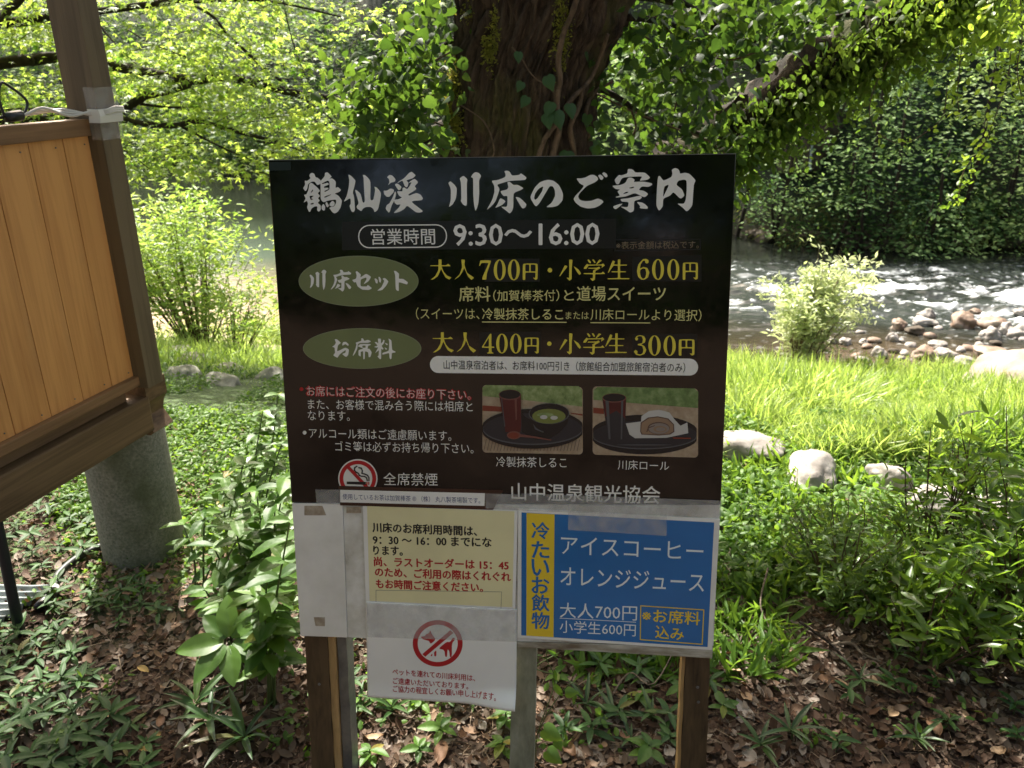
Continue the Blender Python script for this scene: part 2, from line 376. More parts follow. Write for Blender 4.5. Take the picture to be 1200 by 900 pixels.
def mat_tape():
    m, N, L, P = newmat('clear_tape'); out = N['Material Output']
    P.inputs['Base Color'].default_value = (.66, .66, .65, 1); P.inputs['Roughness'].default_value = .3
    tr = N.new('ShaderNodeBsdfTransparent'); mx = N.new('ShaderNodeMixShader')
    c = coord(N, L); n = N.new('ShaderNodeTexNoise'); n.inputs['Scale'].default_value = 35; n.inputs['Detail'].default_value = 5; L.new(c.outputs[0], n.inputs[0])
    r = ramp(N, [(.3, (.10,)*3), (.7, (.30,)*3)]); L.new(n.outputs[0], r.inputs[0]); L.new(r.outputs[0], mx.inputs[0])
    L.new(tr.outputs[0], mx.inputs[1]); L.new(P.outputs[0], mx.inputs[2]); L.new(mx.outputs[0], out.inputs[0]); return m
M_tape = mat_tape()

sg = empty('information_board', (-.03, 1.36, 0), 'black and white Japanese information board on three posts in front of the big tree', 'sign')
slab('backing_board', [(315.2, 188.8), (861.8, 181.2), (834.6, 757), (352.8, 743)], -.004, -.016, M_dirtywhite, sg)
slab('black_panel', [(314.5, 188), (862.5, 180.5), (844.6, 591.5), (342, 589)], .001, -.004, M_black, sg, bev=.0012)
slab('white_panel', [(342.3, 589.6), (401.5, 590.2), (407, 747), (352.3, 745)], .001, -.004, M_whiteboard, sg)
slab('stained_panel', [(401.8, 590.4), (429.5, 591), (430.5, 748.6), (407.3, 747.2)], -.001, -.0038, M_dirtywhite, sg)
slab('lower_panel', [(430, 591), (844, 592), (836, 757.5), (431, 748)], -.0012, -.0038, M_dirtywhite, sg)
slab('batten', [(606, 752), (835.4, 757.8), (834.4, 771.2), (606.5, 757.8)], .002, -.022, M_batten, sg)
slab('edge_strip', [(314.2, 187.3), (862.8, 179.8), (862.5, 180.6), (314.5, 188.1)], .0012, -.012, M_steel, sg, bev=0)
# posts: they run down behind the board into the ground
def post(name, x0a, x1a, x0b, x1b, front, back, mat, ytop=700):
    bm = bmesh.new(); c = [S(x0a, ytop), S(x1a, ytop), S(x1b, 900), S(x0b, 900)]
    def ext(a, b):
        k = (1.02+.42 - a[1])/(b[1]-a[1]); return (a[0]+(b[0]-a[0])*k, a[1]+(b[1]-a[1])*k)
    c[2] = ext(c[1], c[2]); c[3] = ext(c[0], c[3])
    rows = 14
    g = []
    for i in range(rows+1):
        k = i/rows; l = [c[0][j]+(c[3][j]-c[0][j])*k for j in (0, 1)]; r = [c[1][j]+(c[2][j]-c[1][j])*k for j in (0, 1)]
        wob = .0008*math.sin(i*2.1+x0a)
        g.append([bm.verts.new(W(l[0]+wob, l[1], front)), bm.verts.new(W(r[0]+wob, r[1], front)), bm.verts.new(W(r[0]+wob, r[1], back)), bm.verts.new(W(l[0]+wob, l[1], back))])
    for i in range(rows):
        for j in range(4): k = (j+1) % 4; bm.faces.new((g[i][j], g[i][k], g[i+1][k], g[i+1][j]))
    bm.faces.new(g[0]); bm.faces.new(g[-1][::-1])
    return link(name, bm_mesh(bm, name), sg, mat)
tag(post('post', 350.5, 377, 362, 388, -.018, -.060, M_postwood), 'dark brown wooden post under the left corner')
tag(post('post_strip', 377.3, 385, 388.3, 396, -.022, -.058, M_lightwood), 'pale split edge of the left post')
tag(post('post', 387, 398, 397, 408, -.030, -.075, M_steel), 'grey steel post beside the left wooden post')
tag(post('post', 602, 629, 596, 624.5, -.018, -.050, M_greypost), 'lichen covered grey middle post')
tag(post('post', 808, 836, 799, 829, -.019, -.062, M_postwood), 'dark brown wooden post under the right corner')
tag(post('post_strip', 803.5, 807.6, 794.5, 798.6, -.022, -.058, M_lightwood), 'pale split edge of the right post')
def disc(name, px, py, r, off, mat, parent, d=.0015):
    bm = bmesh.new(); s, t = S(px, py); n = 12
    a = [bm.verts.new(W(s+r*math.cos(2*PI*k/n), t+r*math.sin(2*PI*k/n), off)) for k in range(n)]; b = [bm.verts.new(W(s+r*1.1*math.cos(2*PI*k/n), t+r*1.1*math.sin(2*PI*k/n), off-d)) for k in range(n)]
    bm.faces.new(a)
    for k in range(n): bm.faces.new((a[k], b[k], b[(k+1) % n], a[(k+1) % n]))
    return link(name, bm_mesh(bm, name), parent, mat)
for x, y in ((819.5, 828.5), (818.5, 811), (371, 807)): disc('screw', x, y, .0030, -.0165, M_steel, sg)
def strip_quad(name, x0, y0, x1, y1, off, mat, parent, sk=(0, 0)):
    bm = bmesh.new(); spoly(bm, [[(x0, y0), (x1, y0+sk[0]), (x1, y1+sk[1]), (x0, y1)]], off); return link(name, bm_mesh(bm, name), parent, mat)
# ---- title glyphs, outlines in units of 1/15 pixel from an origin
def G(o, polys): return (o, polys)
KAKU = G((350, 195), [
 [[(190,160),(210,125),(245,112),(280,130),(300,190),(340,200),(400,255),(385,310),(330,330),(290,270),(240,265),(170,310),(155,400),(125,440),(80,385),(120,320),(110,245),(150,260),(215,210)]],
 [[(190,310),(230,285),(330,370),(385,430),(335,470),(385,520),(340,560),(380,600),(335,640),(390,680),(395,760),(360,800),(325,770),(335,700),(280,705),(230,740),(210,795),(185,800),(150,720),(170,660),(150,600),(90,640),(130,560),(95,500),(145,490),(180,400)],
  [(255,400),(258,430),(225,465),(215,460)], [(190,520),(268,512),(262,525),(220,560),(268,578),(215,592)], [(215,650),(275,640),(265,665),(215,672)]],
 [[(395,250),(465,170),(465,115),(510,100),(590,180),(540,220),(590,205),(660,265),(650,385),(690,360),(755,415),(715,450),(630,480),(700,510),(770,600),(740,730),(690,800),(640,828),(600,810),(540,730),(580,710),(630,705),(665,640),(660,580),(520,600),(440,635),(390,580),(390,340),(385,290)],
  [(408,300),(520,245),(545,275),(550,405),(470,450),(450,435),(530,400),(525,375),(450,380),(445,355),(540,320),(520,285),(420,312)], [(450,535),(570,490),(575,500),(465,553)]],
 [[(405,700),(440,655),(475,710),(465,770),(440,780),(410,750)]], [[(475,640),(500,625),(540,690),(510,725),(485,690)]], [[(550,650),(600,600),(640,640),(630,690),(590,705),(545,690)]]])
SEN1 = G((350, 195), [[[(875,140),(925,165),(1005,245),(990,330),(955,450),(980,550),(995,770),(965,805),(930,790),(895,690),(920,660),(915,550),(790,630),(850,520),(885,360),(895,240)]]])
SEN2 = G((420, 195), [[[(80,150),(120,150),(220,250),(210,600),(270,590),(300,400),(280,355),(330,370),(405,465),(385,600),(350,760),(290,810),(265,745),(215,710),(130,715),(80,745),(55,790),(-20,740),(-30,700),(15,650),(-60,410),(-30,415),(45,480),(80,640),(120,630),(100,350),(95,200)]]])
KEI = G((420, 195), [[[(505,190),(550,148),(600,160),(660,230),(640,275),(575,285),(520,335),(550,280),(540,220)]], [[(445,425),(500,430),(570,385),(630,410),(625,450),(550,535),(500,535),(455,490)]],
 [[(650,430),(668,480),(640,590),(590,680),(555,800),(535,815),(480,745),(500,680),(550,650),(610,540)]], [[(685,283),(800,215),(900,110),(940,92),(1015,158),(960,210),(840,245),(885,285),(870,350),(850,370),(815,345),(780,245),(700,285)]],
 [[(640,315),(690,298),(765,360),(740,410),(705,420)]],
 [[(780,375),(810,370),(865,405),(945,275),(880,290),(930,250),(990,215),(1060,275),(990,350),(1025,390),(1000,420),(880,490),(885,520),(1020,465),(1090,490),(1140,560),(1120,595),(910,610),(1150,790),(1080,815),(1010,805),(860,685),(810,750),(720,800),(610,825),(720,720),(745,665),(680,675),(640,640),(625,585),(700,580),(775,545),(720,520),(690,465),(685,435),(780,440)]]])
KAWA = G((520, 195), [[[(80,290),(120,260),(190,320),(235,385),(220,560),(160,670),(90,720),(125,600),(130,400)]], [[(280,210),(350,162),(420,225),(408,300),(412,680),(380,693),(340,670),(300,605),(312,570),(305,280)]],
 [[(475,190),(520,125),(565,98),(620,115),(662,165),(620,250),(628,450),(612,660),(562,795),(535,680),(520,500),(520,200)]]])
TOKO = G((590, 195), [[[(15,85),(60,72),(110,90),(150,165),(280,150),(310,120),(410,195),(385,240),(120,252),(0,285),(-115,322),(-60,400),(-140,620),(-210,700),(-300,775),(-200,600),(-155,450),(-160,340),(-210,250),(-100,240),(0,205),(35,180),(40,140)]],
 [[(70,280),(110,268),(180,330),(250,322),(360,382),(300,420),(175,465),(175,720),(150,790),(110,830),(40,770),(-50,705),(70,715),(75,515),(0,525),(-60,435),(60,410),(90,370)]],
 [[(-55,550),(45,610),(-20,680),(-150,735),(-100,660)]], [[(205,530),(290,550),(410,665),(385,725),(340,742),(310,710)]]])
NO = G((590, 195), [[[(465,545),(550,370),(640,280),(720,248),(790,235),(880,250),(980,330),(1050,480),(1040,600),(960,690),(870,715),(745,718),(850,640),(910,520),(905,420),(870,350),(815,345),(740,470),(640,640),(580,705),(545,680)], [(705,345),(680,440),(600,560),(560,590),(538,560),(560,470),(620,390)]]])
GO = G((660, 195), [[[(230,210),(300,212),(380,200),(480,148),(540,148),(600,185),(618,230),(560,280),(410,345),(290,470),(262,530),(290,590),(380,612),(500,605),(610,562),(680,590),(712,625),(640,690),(550,730),(430,740),(310,710),(220,640),(180,575),(220,510),(300,430),(370,340),(290,300)]],
 [[(612,160),(650,142),(690,165),(712,205),(680,240),(650,230)]], [[(680,125),(720,102),(765,130),(782,175),(745,200)]]])
AN = G((660, 195), [[[(1135,45),(1200,48),(1240,70),(1265,108),(1400,105),(1450,118),(1530,195),(1490,235),(1335,255),(1395,175),(1260,178),(1130,185),(1030,205),(975,320),(930,310),(900,235),(980,148),(1020,160),(1130,125)]],
 [[(1140,200),(1200,195),(1260,235),(1235,275),(1400,265),(1560,295),(1565,325),(1500,362),(1380,350),(1325,415),(1420,430),(1500,485),(1440,540),(1400,535),(1260,465),(1100,530),(930,550),(925,535),(1000,515),(950,440),(1005,405),(920,400),(855,340),(1000,330),(1095,290)], [(1145,380),(1240,355),(1250,370),(1200,390)], [(1045,492),(1090,452),(1148,445),(1130,468)]],
 [[(1000,575),(1140,560),(1360,512),(1385,545),(1350,580),(1245,605),(1245,760),(1230,790),(1200,805),(1170,810),(1100,760),(1000,705),(1140,720),(1150,625),(1030,620)]],
 [[(1050,650),(1000,700),(920,758),(885,730),(880,700),(960,670)]], [[(1290,625),(1380,630),(1440,665),(1490,715),(1480,750),(1340,735),(1355,700)]]])
NAI = G((740, 190), [[[(465,255),(495,238),(560,330),(700,265),(720,210),(705,135),(760,103),(820,120),(845,160),(850,205),(940,185),(1020,205),(1130,320),(1095,390),(1080,600),(1070,760),(1010,840),(965,868),(900,800),(795,725),(920,735),(955,660),(970,500),(970,330),(930,305),(820,325),(785,400),(890,480),(935,590),(860,650),(735,520),(680,590),(555,640),(552,780),(485,860),(435,770),(445,500)],
 [(655,390),(640,450),(557,612),(556,580),(572,430)]]])
SET = G((410, 305), [[[(105,200),(130,190),(200,250),(185,305),(290,232),(380,290),(330,370),(240,425),(300,330),(290,300),(195,335),(190,440),(210,460),(300,460),(320,430),(395,490),(340,522),(220,515),(140,460),(110,380),(80,390),(42,345),(110,325),(125,270)]],
 [[(435,320),(460,318),(495,350),(490,410),(460,400)]], [[(505,290),(530,290),(555,340),(545,395),(520,380)]], [[(590,315),(620,310),(685,370),(640,450),(570,525),(480,535),(560,470),(610,360),(580,330)]],
 [[(775,185),(810,185),(870,235),(862,325),(940,325),(1025,385),(1010,425),(960,410),(860,380),(865,545),(810,520),(800,250)]]])
OSEKI = G((385, 380), [[[(110,260),(150,260),(225,325),(170,365),(150,480),(300,405),(365,440),(350,540),(310,575),(240,520),(300,500),(310,445),(200,525),(160,590),(85,545),(120,500),(110,405),(65,395),(110,365),(135,320)]], [[(245,350),(260,310),(310,305),(360,350),(350,380),(300,345),(250,375)]],
 [[(580,245),(610,245),(630,290),(700,270),(755,300),(700,325),(560,325),(520,345),(510,430),(470,510),(435,555),(430,540),(480,420),(495,350),(480,320),(580,290)]],
 [[(560,345),(750,345),(740,365),(700,375),(690,430),(720,425),(765,490),(740,570),(710,580),(700,490),(645,470),(640,610),(615,615),(612,470),(570,480),(570,570),(530,540),(530,450),(620,425),(560,400),(515,385)], [(600,372),(655,372),(655,410),(600,410)]],
 [[(870,250),(925,250),(925,340),(960,300),(965,270),(990,280),(980,330),(935,380),(975,430),(945,445),(930,420),(930,600),(910,615),(860,560),(885,550),(890,450),(820,510),(880,400),(850,410),(800,395),(870,375),(810,310),(850,310),(880,340)]],
 [[(985,320),(1050,345),(1030,370)]], [[(985,400),(1040,430),(1010,450)]], [[(1055,245),(1110,280),(1120,450),(1185,480),(1175,495),(1115,500),(1110,600),(1095,615),(1075,590),(1070,500),(950,535),(950,500),(1065,465),(1070,300)]]])
DAI = G((500, 295), [[[(210,135),(265,135),(262,236),(340,238),(380,212),(420,245),(420,253),(262,254),(300,350),(360,420),(440,450),(400,490),(330,450),(255,300),(240,340),(200,430),(120,485),(70,492),(150,430),(205,330),(212,252),(68,252),(70,238),(214,237)]]])
NIN = G((500, 295), [[[(610,135),(675,140),(665,230),(710,370),(840,455),(790,495),(730,440),(660,280),(630,360),(570,440),(485,492),(580,400),(625,270)]]])
SHO = G((650, 295), [[[(255,135),(315,140),(300,300),(300,480),(260,510),(210,455),(255,460),(258,300)]], [[(180,235),(230,255),(90,435),(85,425)]], [[(330,250),(420,310),(465,380),(440,408),(410,380)]]])
GAKU = G((650, 295), [[[(575,140),(600,135),(640,180),(625,205),(600,185)]], [[(660,140),(690,135),(720,185),(700,200)]], [[(785,135),(830,150),(740,225),(730,215)]], [[(570,210),(590,226),(820,223),(850,205),(885,240),(820,285),(838,240),(590,242),(560,300),(510,300),(520,270)]],
 [[(590,282),(740,280),(780,262),(805,290),(720,335),(712,374),(820,374),(850,345),(890,390),(712,392),(708,490),(665,515),(620,465),(670,470),(675,394),(510,390),(510,374),(675,374),(675,330),(730,298),(590,297)]]])
SEI = G((650, 295), [[[(1020,150),(1060,170),(1042,223),(1110,226),(1110,135),(1155,135),(1150,226),(1270,226),(1270,242),(1150,242),(1150,343),(1250,343),(1250,359),(1150,359),(1150,463),(1312,463),(1312,482),(930,482),(930,466),(1112,463),(1112,359),(1000,359),(1000,343),(1110,343),(1112,242),(1035,242),(945,370),(935,365)]]])
SEVEN = G((500, 295), [[[(945,150),(1140,150),(1060,380),(1050,490),(980,490),(985,440),(1095,195),(965,195),(935,250),(925,245)]]])
SIX = G((740, 295), [[[(95,340),(120,220),(200,130),(260,122),(300,150),(300,190),(270,208),(240,190),(240,155),(200,160),(160,220),(150,295),(210,265),(280,285),(315,360),(290,450),(230,490),(170,490),(115,440)], [(155,320),(200,290),(245,300),(260,370),(245,450),(205,478),(165,440),(150,370)]]])
FOUR = G((560, 385), [[[(215,90),(240,90),(240,315),(290,316),(288,337),(240,337),(245,410),(275,425),(275,437),(165,437),(165,425),(195,410),(198,337),(75,335),(75,318)], [(195,155),(195,316),(98,316)]]])
THREE = G((740, 380), [[[(60,250),(90,205),(150,190),(220,205),(250,260),(235,320),(170,350),(230,385),(262,450),(230,520),(150,548),(80,535),(40,480),(70,445),(105,470),(100,515),(150,532),(195,510),(210,450),(190,380),(110,365),(110,345),(190,330),(200,260),(180,210),(130,205),(95,225),(120,250),(100,285),(75,280)]]])
YEN = G((570, 295), [[[(640,205),(905,205),(900,480),(860,495),(820,455),(862,460),(865,364),(685,364),(685,495),(640,495)], [(685,224),(755,224),(755,345),(685,345)], [(780,224),(865,224),(865,345),(780,345)]]])
def gbox(g):
    (ox, oy), ps = g; xs = [x for p in ps for l in p for x, y in l]; ys = [y for p in ps for l in p for x, y in l]
    return ox+min(xs)/15, oy+min(ys)/15, ox+max(xs)/15, oy+max(ys)/15
def glyphs(name, lst, mat, parent, off, smooth=.16):
    """lst of (glyph, target box or None)"""
    bm = bmesh.new(); k = 0
    for g, box in lst:
        (ox, oy), ps = g; b = gbox(g); q = box or b
        for loops in ps:
            ll = [[(q[0]+(ox+x/15-b[0])*(q[2]-q[0])/(b[2]-b[0]), q[1]+(oy+y/15-b[1])*(q[3]-q[1])/(b[3]-b[1])) for x, y in lp] for lp in loops]
            if smooth: ll = [chaikin(chaikin(l, smooth), .25) for l in ll]
            spoly(bm, ll, off + .00003*(k % 5)); k += 1
    return link(name, bm_mesh(bm, name), parent, mat)
L1 = .0014
for gg in ((KAKU,), (SEN1, SEN2), (KEI,), (KAWA,), (TOKO,), (NO,), (GO,), (AN,), (NAI,)): glyphs('title_character', [(g, None) for g in gg], M_white, sg, L1)
# hours line
bm = bmesh.new(); spoly(bm, [rounded(420, 263.5, 524, 291, 13, skew=(-.8, -.8)), rounded(421.3, 264.8, 522.7, 289.7, 11.8, skew=(-.8, -.8))[::-1]], L1); link('hours_outline', bm_mesh(bm, 'o'), sg, M_white)
T('営業時間', 435, 277.5, 510, 277, 19, M_white, sg, L1, .004)
T('9:30～16:00', 532, 275.5, 702, 274, 25, M_white, sg, L1, .018)
M_patch = mat_flat('matt_black_patch', (.010, .010, .011), .28, dirt=.3)
def patch(x0, y0, x1, y1, sk=(0, 0), off=L1-.0003): return strip_quad('overlay_patch', x0, y0, x1, y1, off, M_patch, sg, sk)
patch(401, 260, 722, 293, (-3.5, -2), L1-.00035)
patch(568, 303, 632.5, 330); patch(741, 301, 822, 329, (-2, 1)); patch(562, 389, 634, 416, (-.5, 1)); patch(741, 391, 817, 419, (0, .5))
bm = bmesh.new(); spoly(bm, [[(720, 280.5), (821, 279.5), (821, 292.5), (720, 294.5)], [(721, 281.6), (820, 280.6), (820, 291.4), (721, 293.3)][::-1]], L1); link('tax_note_outline', bm_mesh(bm, 'o'), sg, M_ink)
T('※表示金額は税込です。', 722, 287.5, 819, 286.5, 9, M_tan, sg, L1, 0)
def zero(cx, cy, rx=7.0, ry=12.2, ix=3.3, iy=11.2): return (cx, cy, rx, ry, ix, iy)
def zeros(lst, mat):
    for cx, cy, rx, ry, ix, iy in lst: bm = bmesh.new(); spoly(bm, [ell(cx, cy, rx, ry, 32), ell(cx, cy, ix, iy, 32)[::-1]], L1); link('price_character', bm_mesh(bm, 'zero'), sg, mat)
def sh(g, dx, dy): b = gbox(g); return (g, (b[0]+dx, b[1]+dy, b[2]+dx, b[3]+dy))
for gg in ([(DAI, None), (NIN, None), (SEVEN, None), (YEN, None), (SHO, None), (GAKU, None), (SEI, None), (SIX, None), (YEN, (800, 307.5, 818, 327.8))],):
    for g_ in gg: glyphs('price_character', [g_], M_yellow, sg, L1, .08)
zeros([zero(585.7, 316.2), zero(602.3, 316.2), zero(771.1, 315.7), zero(789, 315.8)], M_yellow)
for g_ in ([sh(DAI, 2.7, 85.2), sh(NIN, 2.3, 85.2), (FOUR, None), (YEN, (614.7, 395.4, 631.7, 414.3)), sh(SHO, 0, 86.4), sh(GAKU, -.6, 86.4), sh(SEI, -3, 86.4), (THREE, None), (YEN, (795.3, 397.5, 814, 416.6))]): glyphs('price_character', [g_], M_yellow, sg, L1, .08)
zeros([zero(588.3, 402.5, 6.8, 11.6, 3.2, 10.7), zero(604.6, 402.5, 6.8, 11.6, 3.2, 10.7), zero(767, 404.8, 7.2, 11.9, 3.3, 11), zero(784.7, 405, 7.2, 11.9, 3.3, 11)], M_yellow)
bm = bmesh.new()
for x, y, r in ((644.5, 316.6, 2.7), (643.8, 402.6, 2.6)): spoly(bm, [ell(x, y, r, r, 16)], L1)
link('lettering', bm_mesh(bm, 'lettering'), sg, M_yellow)
for a in (('席料', 538, 344.5, 574.5, 344.3, 17.5, .012), ('（加賀棒茶付）', 578, 346.5, 655.5, 346, 13.5, .004), ('と', 661, 346, 672.5, 346, 12, .008), ('道場スイーツ', 676, 344, 780, 344, 17.5, .010),
          ('（スイーツは、', 487.5, 367.3, 562, 367.6, 14, .0), ('冷製抹茶しるこ', 565, 367.7, 660, 368.2, 13.8, .006), ('または', 663, 369.5, 690, 369.7, 8.5, .0), ('川床ロール', 692, 368.4, 761, 368.6, 13.5, .0), ('より選択）', 763.5, 368.8, 822, 369.5, 14, .0)):
    T(a[0], a[1], a[2], a[3], a[4], a[5], M_cream, sg, L1, a[6])
strip_quad('underline', 565, 376.6, 664, 377.8, L1, M_cream, sg, (.4, .4)); strip_quad('underline', 692, 377.4, 762, 378.6, L1, M_cream, sg, (.3, .3))
for cx, cy, rx, ry in ((420.4, 329.4, 70.2, 29.7), (424.6, 408.3, 69.3, 23.8)):
    bm = bmesh.new(); spoly(bm, [ell(cx, cy, rx, ry, 72)], L1-.0003); e = link('oval_badge', bm_mesh(bm, 'b'), sg, M_oliveedge)
    bm = bmesh.new(); spoly(bm, [ell(cx, cy, rx-.8, ry-.8, 72)], L1-.0001); link('oval_face', bm_mesh(bm, 'b'), e, M_olive)
glyphs('lettering', [(KAWA, (363, 316, 383, 340.2)), (TOKO, (387.5, 316, 412, 341.7)), (SET, None)], M_white, sg, L1+.0001, .12)
glyphs('lettering', [(OSEKI, None)], M_white, sg, L1+.0001, .12)
bm = bmesh.new(); spoly(bm, [rounded(504, 417, 818, 436.8, 9.8, skew=(3.2, 3.2))], L1); link('discount_strip', bm_mesh(bm, 'd'), sg, M_white)
T('山中温泉宿泊者は、お席料100円引き（旅館組合加盟旅館宿泊者のみ）', 520, 427.2, 803, 430.6, 11.3, M_ink, sg, L1+.0003, .004)
T('お席にはご注文の後にお座り下さい。', 359, 457.8, 552, 462.5, 12.8, M_red, sg, L1, .045)
T('お席にはご注文の後にお座り下さい。', 360, 457.8, 551.4, 462.5, 11.6, M_white, sg, L1+.0003, -.012)
for x, y, m_ in ((353.6, 455.8, M_red), (357.2, 506.8, M_white)):
    bm = bmesh.new(); spoly(bm, [ell(x, y, 2.3, 2.3, 14)], L1); link('bullet', bm_mesh(bm, 'b'), sg, m_)
for a in (('また、お客様で混み合う際には相席と', 361, 473.3, 554, 476.3, 12.2), ('なります。', 361, 486.6, 410, 487.4, 11.4), ('アルコール類はご遠慮願います。', 362.5, 507.3, 529, 510.5, 12.2),
          ('ゴミ等は必ずお持ち帰り下さい。', 393, 522.6, 555, 525.3, 12.2), ('全席禁煙', 449.5, 561, 513, 561.6, 15), ('冷製抹茶しるこ', 581.5, 540.8, 664, 542, 12.2), ('川床ロール', 724, 544.3, 784, 545.7, 11.5)):
    T(*a, M_white, sg, L1, -.002)
T('山中温泉観光協会', 599.5, 575.5, 773.5, 580, 20.5, M_white, sg, L1, .008)
# no smoking emblem (its foot is covered by the slip below)
ns = tag(bpy.data.objects.new('no_smoking_emblem', None)); bpy.data.objects.remove(ns)
def clip(pts, y): return [(x, min(yy, y)) for x, yy in pts]
bm = bmesh.new(); spoly(bm, [ell(419.6, 560.4, 23, 22.6, 48)], L1); ns = link('no_smoking_emblem', bm_mesh(bm, 'n'), sg, M_white)
bm = bmesh.new(); spoly(bm, [ell(419.6, 560.4, 21.5, 21.1, 48), ell(419.6, 560.4, 17, 16.7, 48)[::-1]], L1+.0003)
spoly(bm, [[(405.5, 547), (408.5, 544.5), (433.8, 571.5), (430.8, 574)]], L1+.00035); link('red_ring', bm_mesh(bm, 'n'), ns, M_red)
bm = bmesh.new(); c_ = lambda l: [(385+x/15, 530+y/15) for x, y in l]
spoly(bm, [c_([(325,510),(660,515),(660,568),(325,555)])], L1+.0005)
def sline(bm, pts, w, off, closed=False, defo=None):
    P_ = [Vector(p) for p in pts]
    for i in range(len(P_)-1):
        a, b = P_[i], P_[i+1]; d = (b-a).normalized(); n = Vector((-d.y, d.x))*w/2; a2 = a-d*w*.3; b2 = b+d*w*.3
        spoly(bm, [[tuple(a2+n), tuple(b2+n), tuple(b2-n), tuple(a2-n)]], off+.00002*(i % 2), defo=defo)
sline(bm, c_([(505,240),(465,265),(460,310),(490,345),(530,365),(545,400),(580,415),(640,420),(675,445),(685,495)]), 1.5, L1+.0006)
sline(bm, c_([(535,265),(580,275),(600,320),(590,365),(640,378),(690,400),(715,440),(715,495)]), 1.5, L1+.0006)
link('cigarette_mark', bm_mesh(bm, 'n'), ns, M_ink)
bm = bmesh.new(); spoly(bm, [c_([(668,515),(690,515),(690,568),(668,568)])], L1+.0005); spoly(bm, [c_([(702,515),(722,515),(722,568),(702,568)])], L1+.0005); link('ember', bm_mesh(bm, 'n'), ns, M_red)
# the two printed photographs of the food
def pic(name, base, polys, parent, conv, off):
    mats = []; me_polys = []
    bm = bmesh.new(); spoly(bm, [base[0]], off, 0); mats.append(base[1])
    for i, (m_, loops) in enumerate(polys):
        if m_ not in mats: mats.append(m_)
        spoly(bm, [[conv(*p) for p in lp] for lp in loops], off + .00008*(i+1), mats.index(m_))
    me = bm_mesh(bm, name)
    for m_ in mats: me.materials.append(m_)
    return link(name, me, parent)
m_grass_print = mat_noise('printed_grass', [(.3, (.10, .15, .05)), (.5, (.20, .27, .10)), (.7, (.34, .40, .20))], scale=70, rough=.25, bump=0)
m_grass_print2 = mat_noise('printed_dark_grass', [(.3, (.07, .12, .04)), (.5, (.13, .21, .07)), (.72, (.25, .33, .15))], scale=60, rough=.25, bump=0)
m_table = mat_noise('printed_pale_table', [(.3, (.28, .20, .13)), (.7, (.42, .33, .24))], scale=80, rough=.3, bump=0)
m_tray = mat_flat('printed_black_tray', (.008, .009, .012), .25); m_tray2 = mat_flat('printed_tray_floor', (.022, .024, .032), .25, dirt=.3); m_slat = mat_flat('printed_slat_line', (.14, .10, .07), .3)
m_rim = mat_flat('printed_tray_rim', (.07, .075, .085), .25)
m_cup = mat_flat('printed_maroon_cup', (.085, .012, .014), .25, dirt=.5); m_cup2 = mat_flat('printed_cup_rim', (.16, .06, .05), .25); m_soup = mat_flat('printed_green_soup', (.16, .19, .05), .25, dirt=.15)
m_pw = mat_flat('printed_white', (.48, .47, .45), .25, dirt=.1); m_cake = mat_flat('printed_sponge', (.26, .17, .11), .25, dirt=.15); m_caked = mat_flat('printed_brown_line', (.10, .06, .05), .25); m_cream2 = mat_flat('printed_roll_cream', (.24, .20, .18), .25, dirt=.2)
m_redwood = mat_flat('printed_red_rail', (.18, .035, .02), .25)
def E_(cx, cy, rx, ry, n=40): return ell(cx, cy, rx, ry, n)
def clipx(l, x0, x1, y1=9999): return [(min(max(x, x0), x1), min(y, y1)) for x, y in l]
c1 = lambda x, y: (560+x/9.23, 445+y/9.23)
pic('food_photo', (rounded(565.5, 451, 683, 530, 4.5, skew=(2.4, 2.4)), m_table), [
  (m_grass_print, [[(52,80),(90,56),(1090,68),(1130,110),(1130,290),(480,215),(52,175)]]),
  (m_redwood, [[(52,275),(260,290),(260,345),(52,335)]]), (m_redwood, [[(1000,355),(1132,368),(1132,388),(1010,366)]]),
  *[(m_slat, [[(min(1125, 60+x), 640), (min(1130, 68+x), 640), (min(1118, 40+x), 765), (min(1112, 32+x), 765)]]) for x in range(30, 1060, 36)],
  (m_tray, [clipx(E_(595,525,560,215), 52, 1132)]), (m_rim, [clipx(E_(595,530,540,170), 60, 1125)]), (m_tray2, [clipx(E_(595,520,535,165), 62, 1122)]),
  (m_tray, [[(470,340),(480,560),(620,640),(760,640),(900,560),(520,400)]]),
  (m_cup, [[(230,150),(468,150),(470,500),(460,560),(300,560),(290,480)]]), (m_cup2, [E_(349,158,120,56)]), (m_tray, [E_(349,154,112,48)]),
  (m_tray, [[(552,350),(990,370),(970,470),(900,550),(760,575),(660,560),(590,480)]]), (m_rim, [E_(772,362,220,112)]), (m_tray, [E_(772,356,210,104)]), (m_soup, [E_(770,388,180,80)]),
  (m_rim, [[(205+50,190),(262,190),(300,500),(290,500)]]), (m_cup2, [[(400,200),(425,196),(425,420),(412,440)]]), (m_grass_print, [E_(730,372,90,22,20)]), (m_rim, [[(600,470),(640,520),(720,560),(700,562),(620,530)]]), (m_pw, [E_(715,398,40,22,16)]), (m_pw, [E_(826,404,40,22,16)]),
  (m_cup2, [E_(393,592,76,44)]), (m_redwood, [E_(390,594,58,32)]), (m_cup2, [[(455,580),(600,600),(800,640),(790,650),(600,622),(460,610)]])], sg, c1, L1)
c2 = lambda x, y: (690+x/9.23, 445+y/9.23)
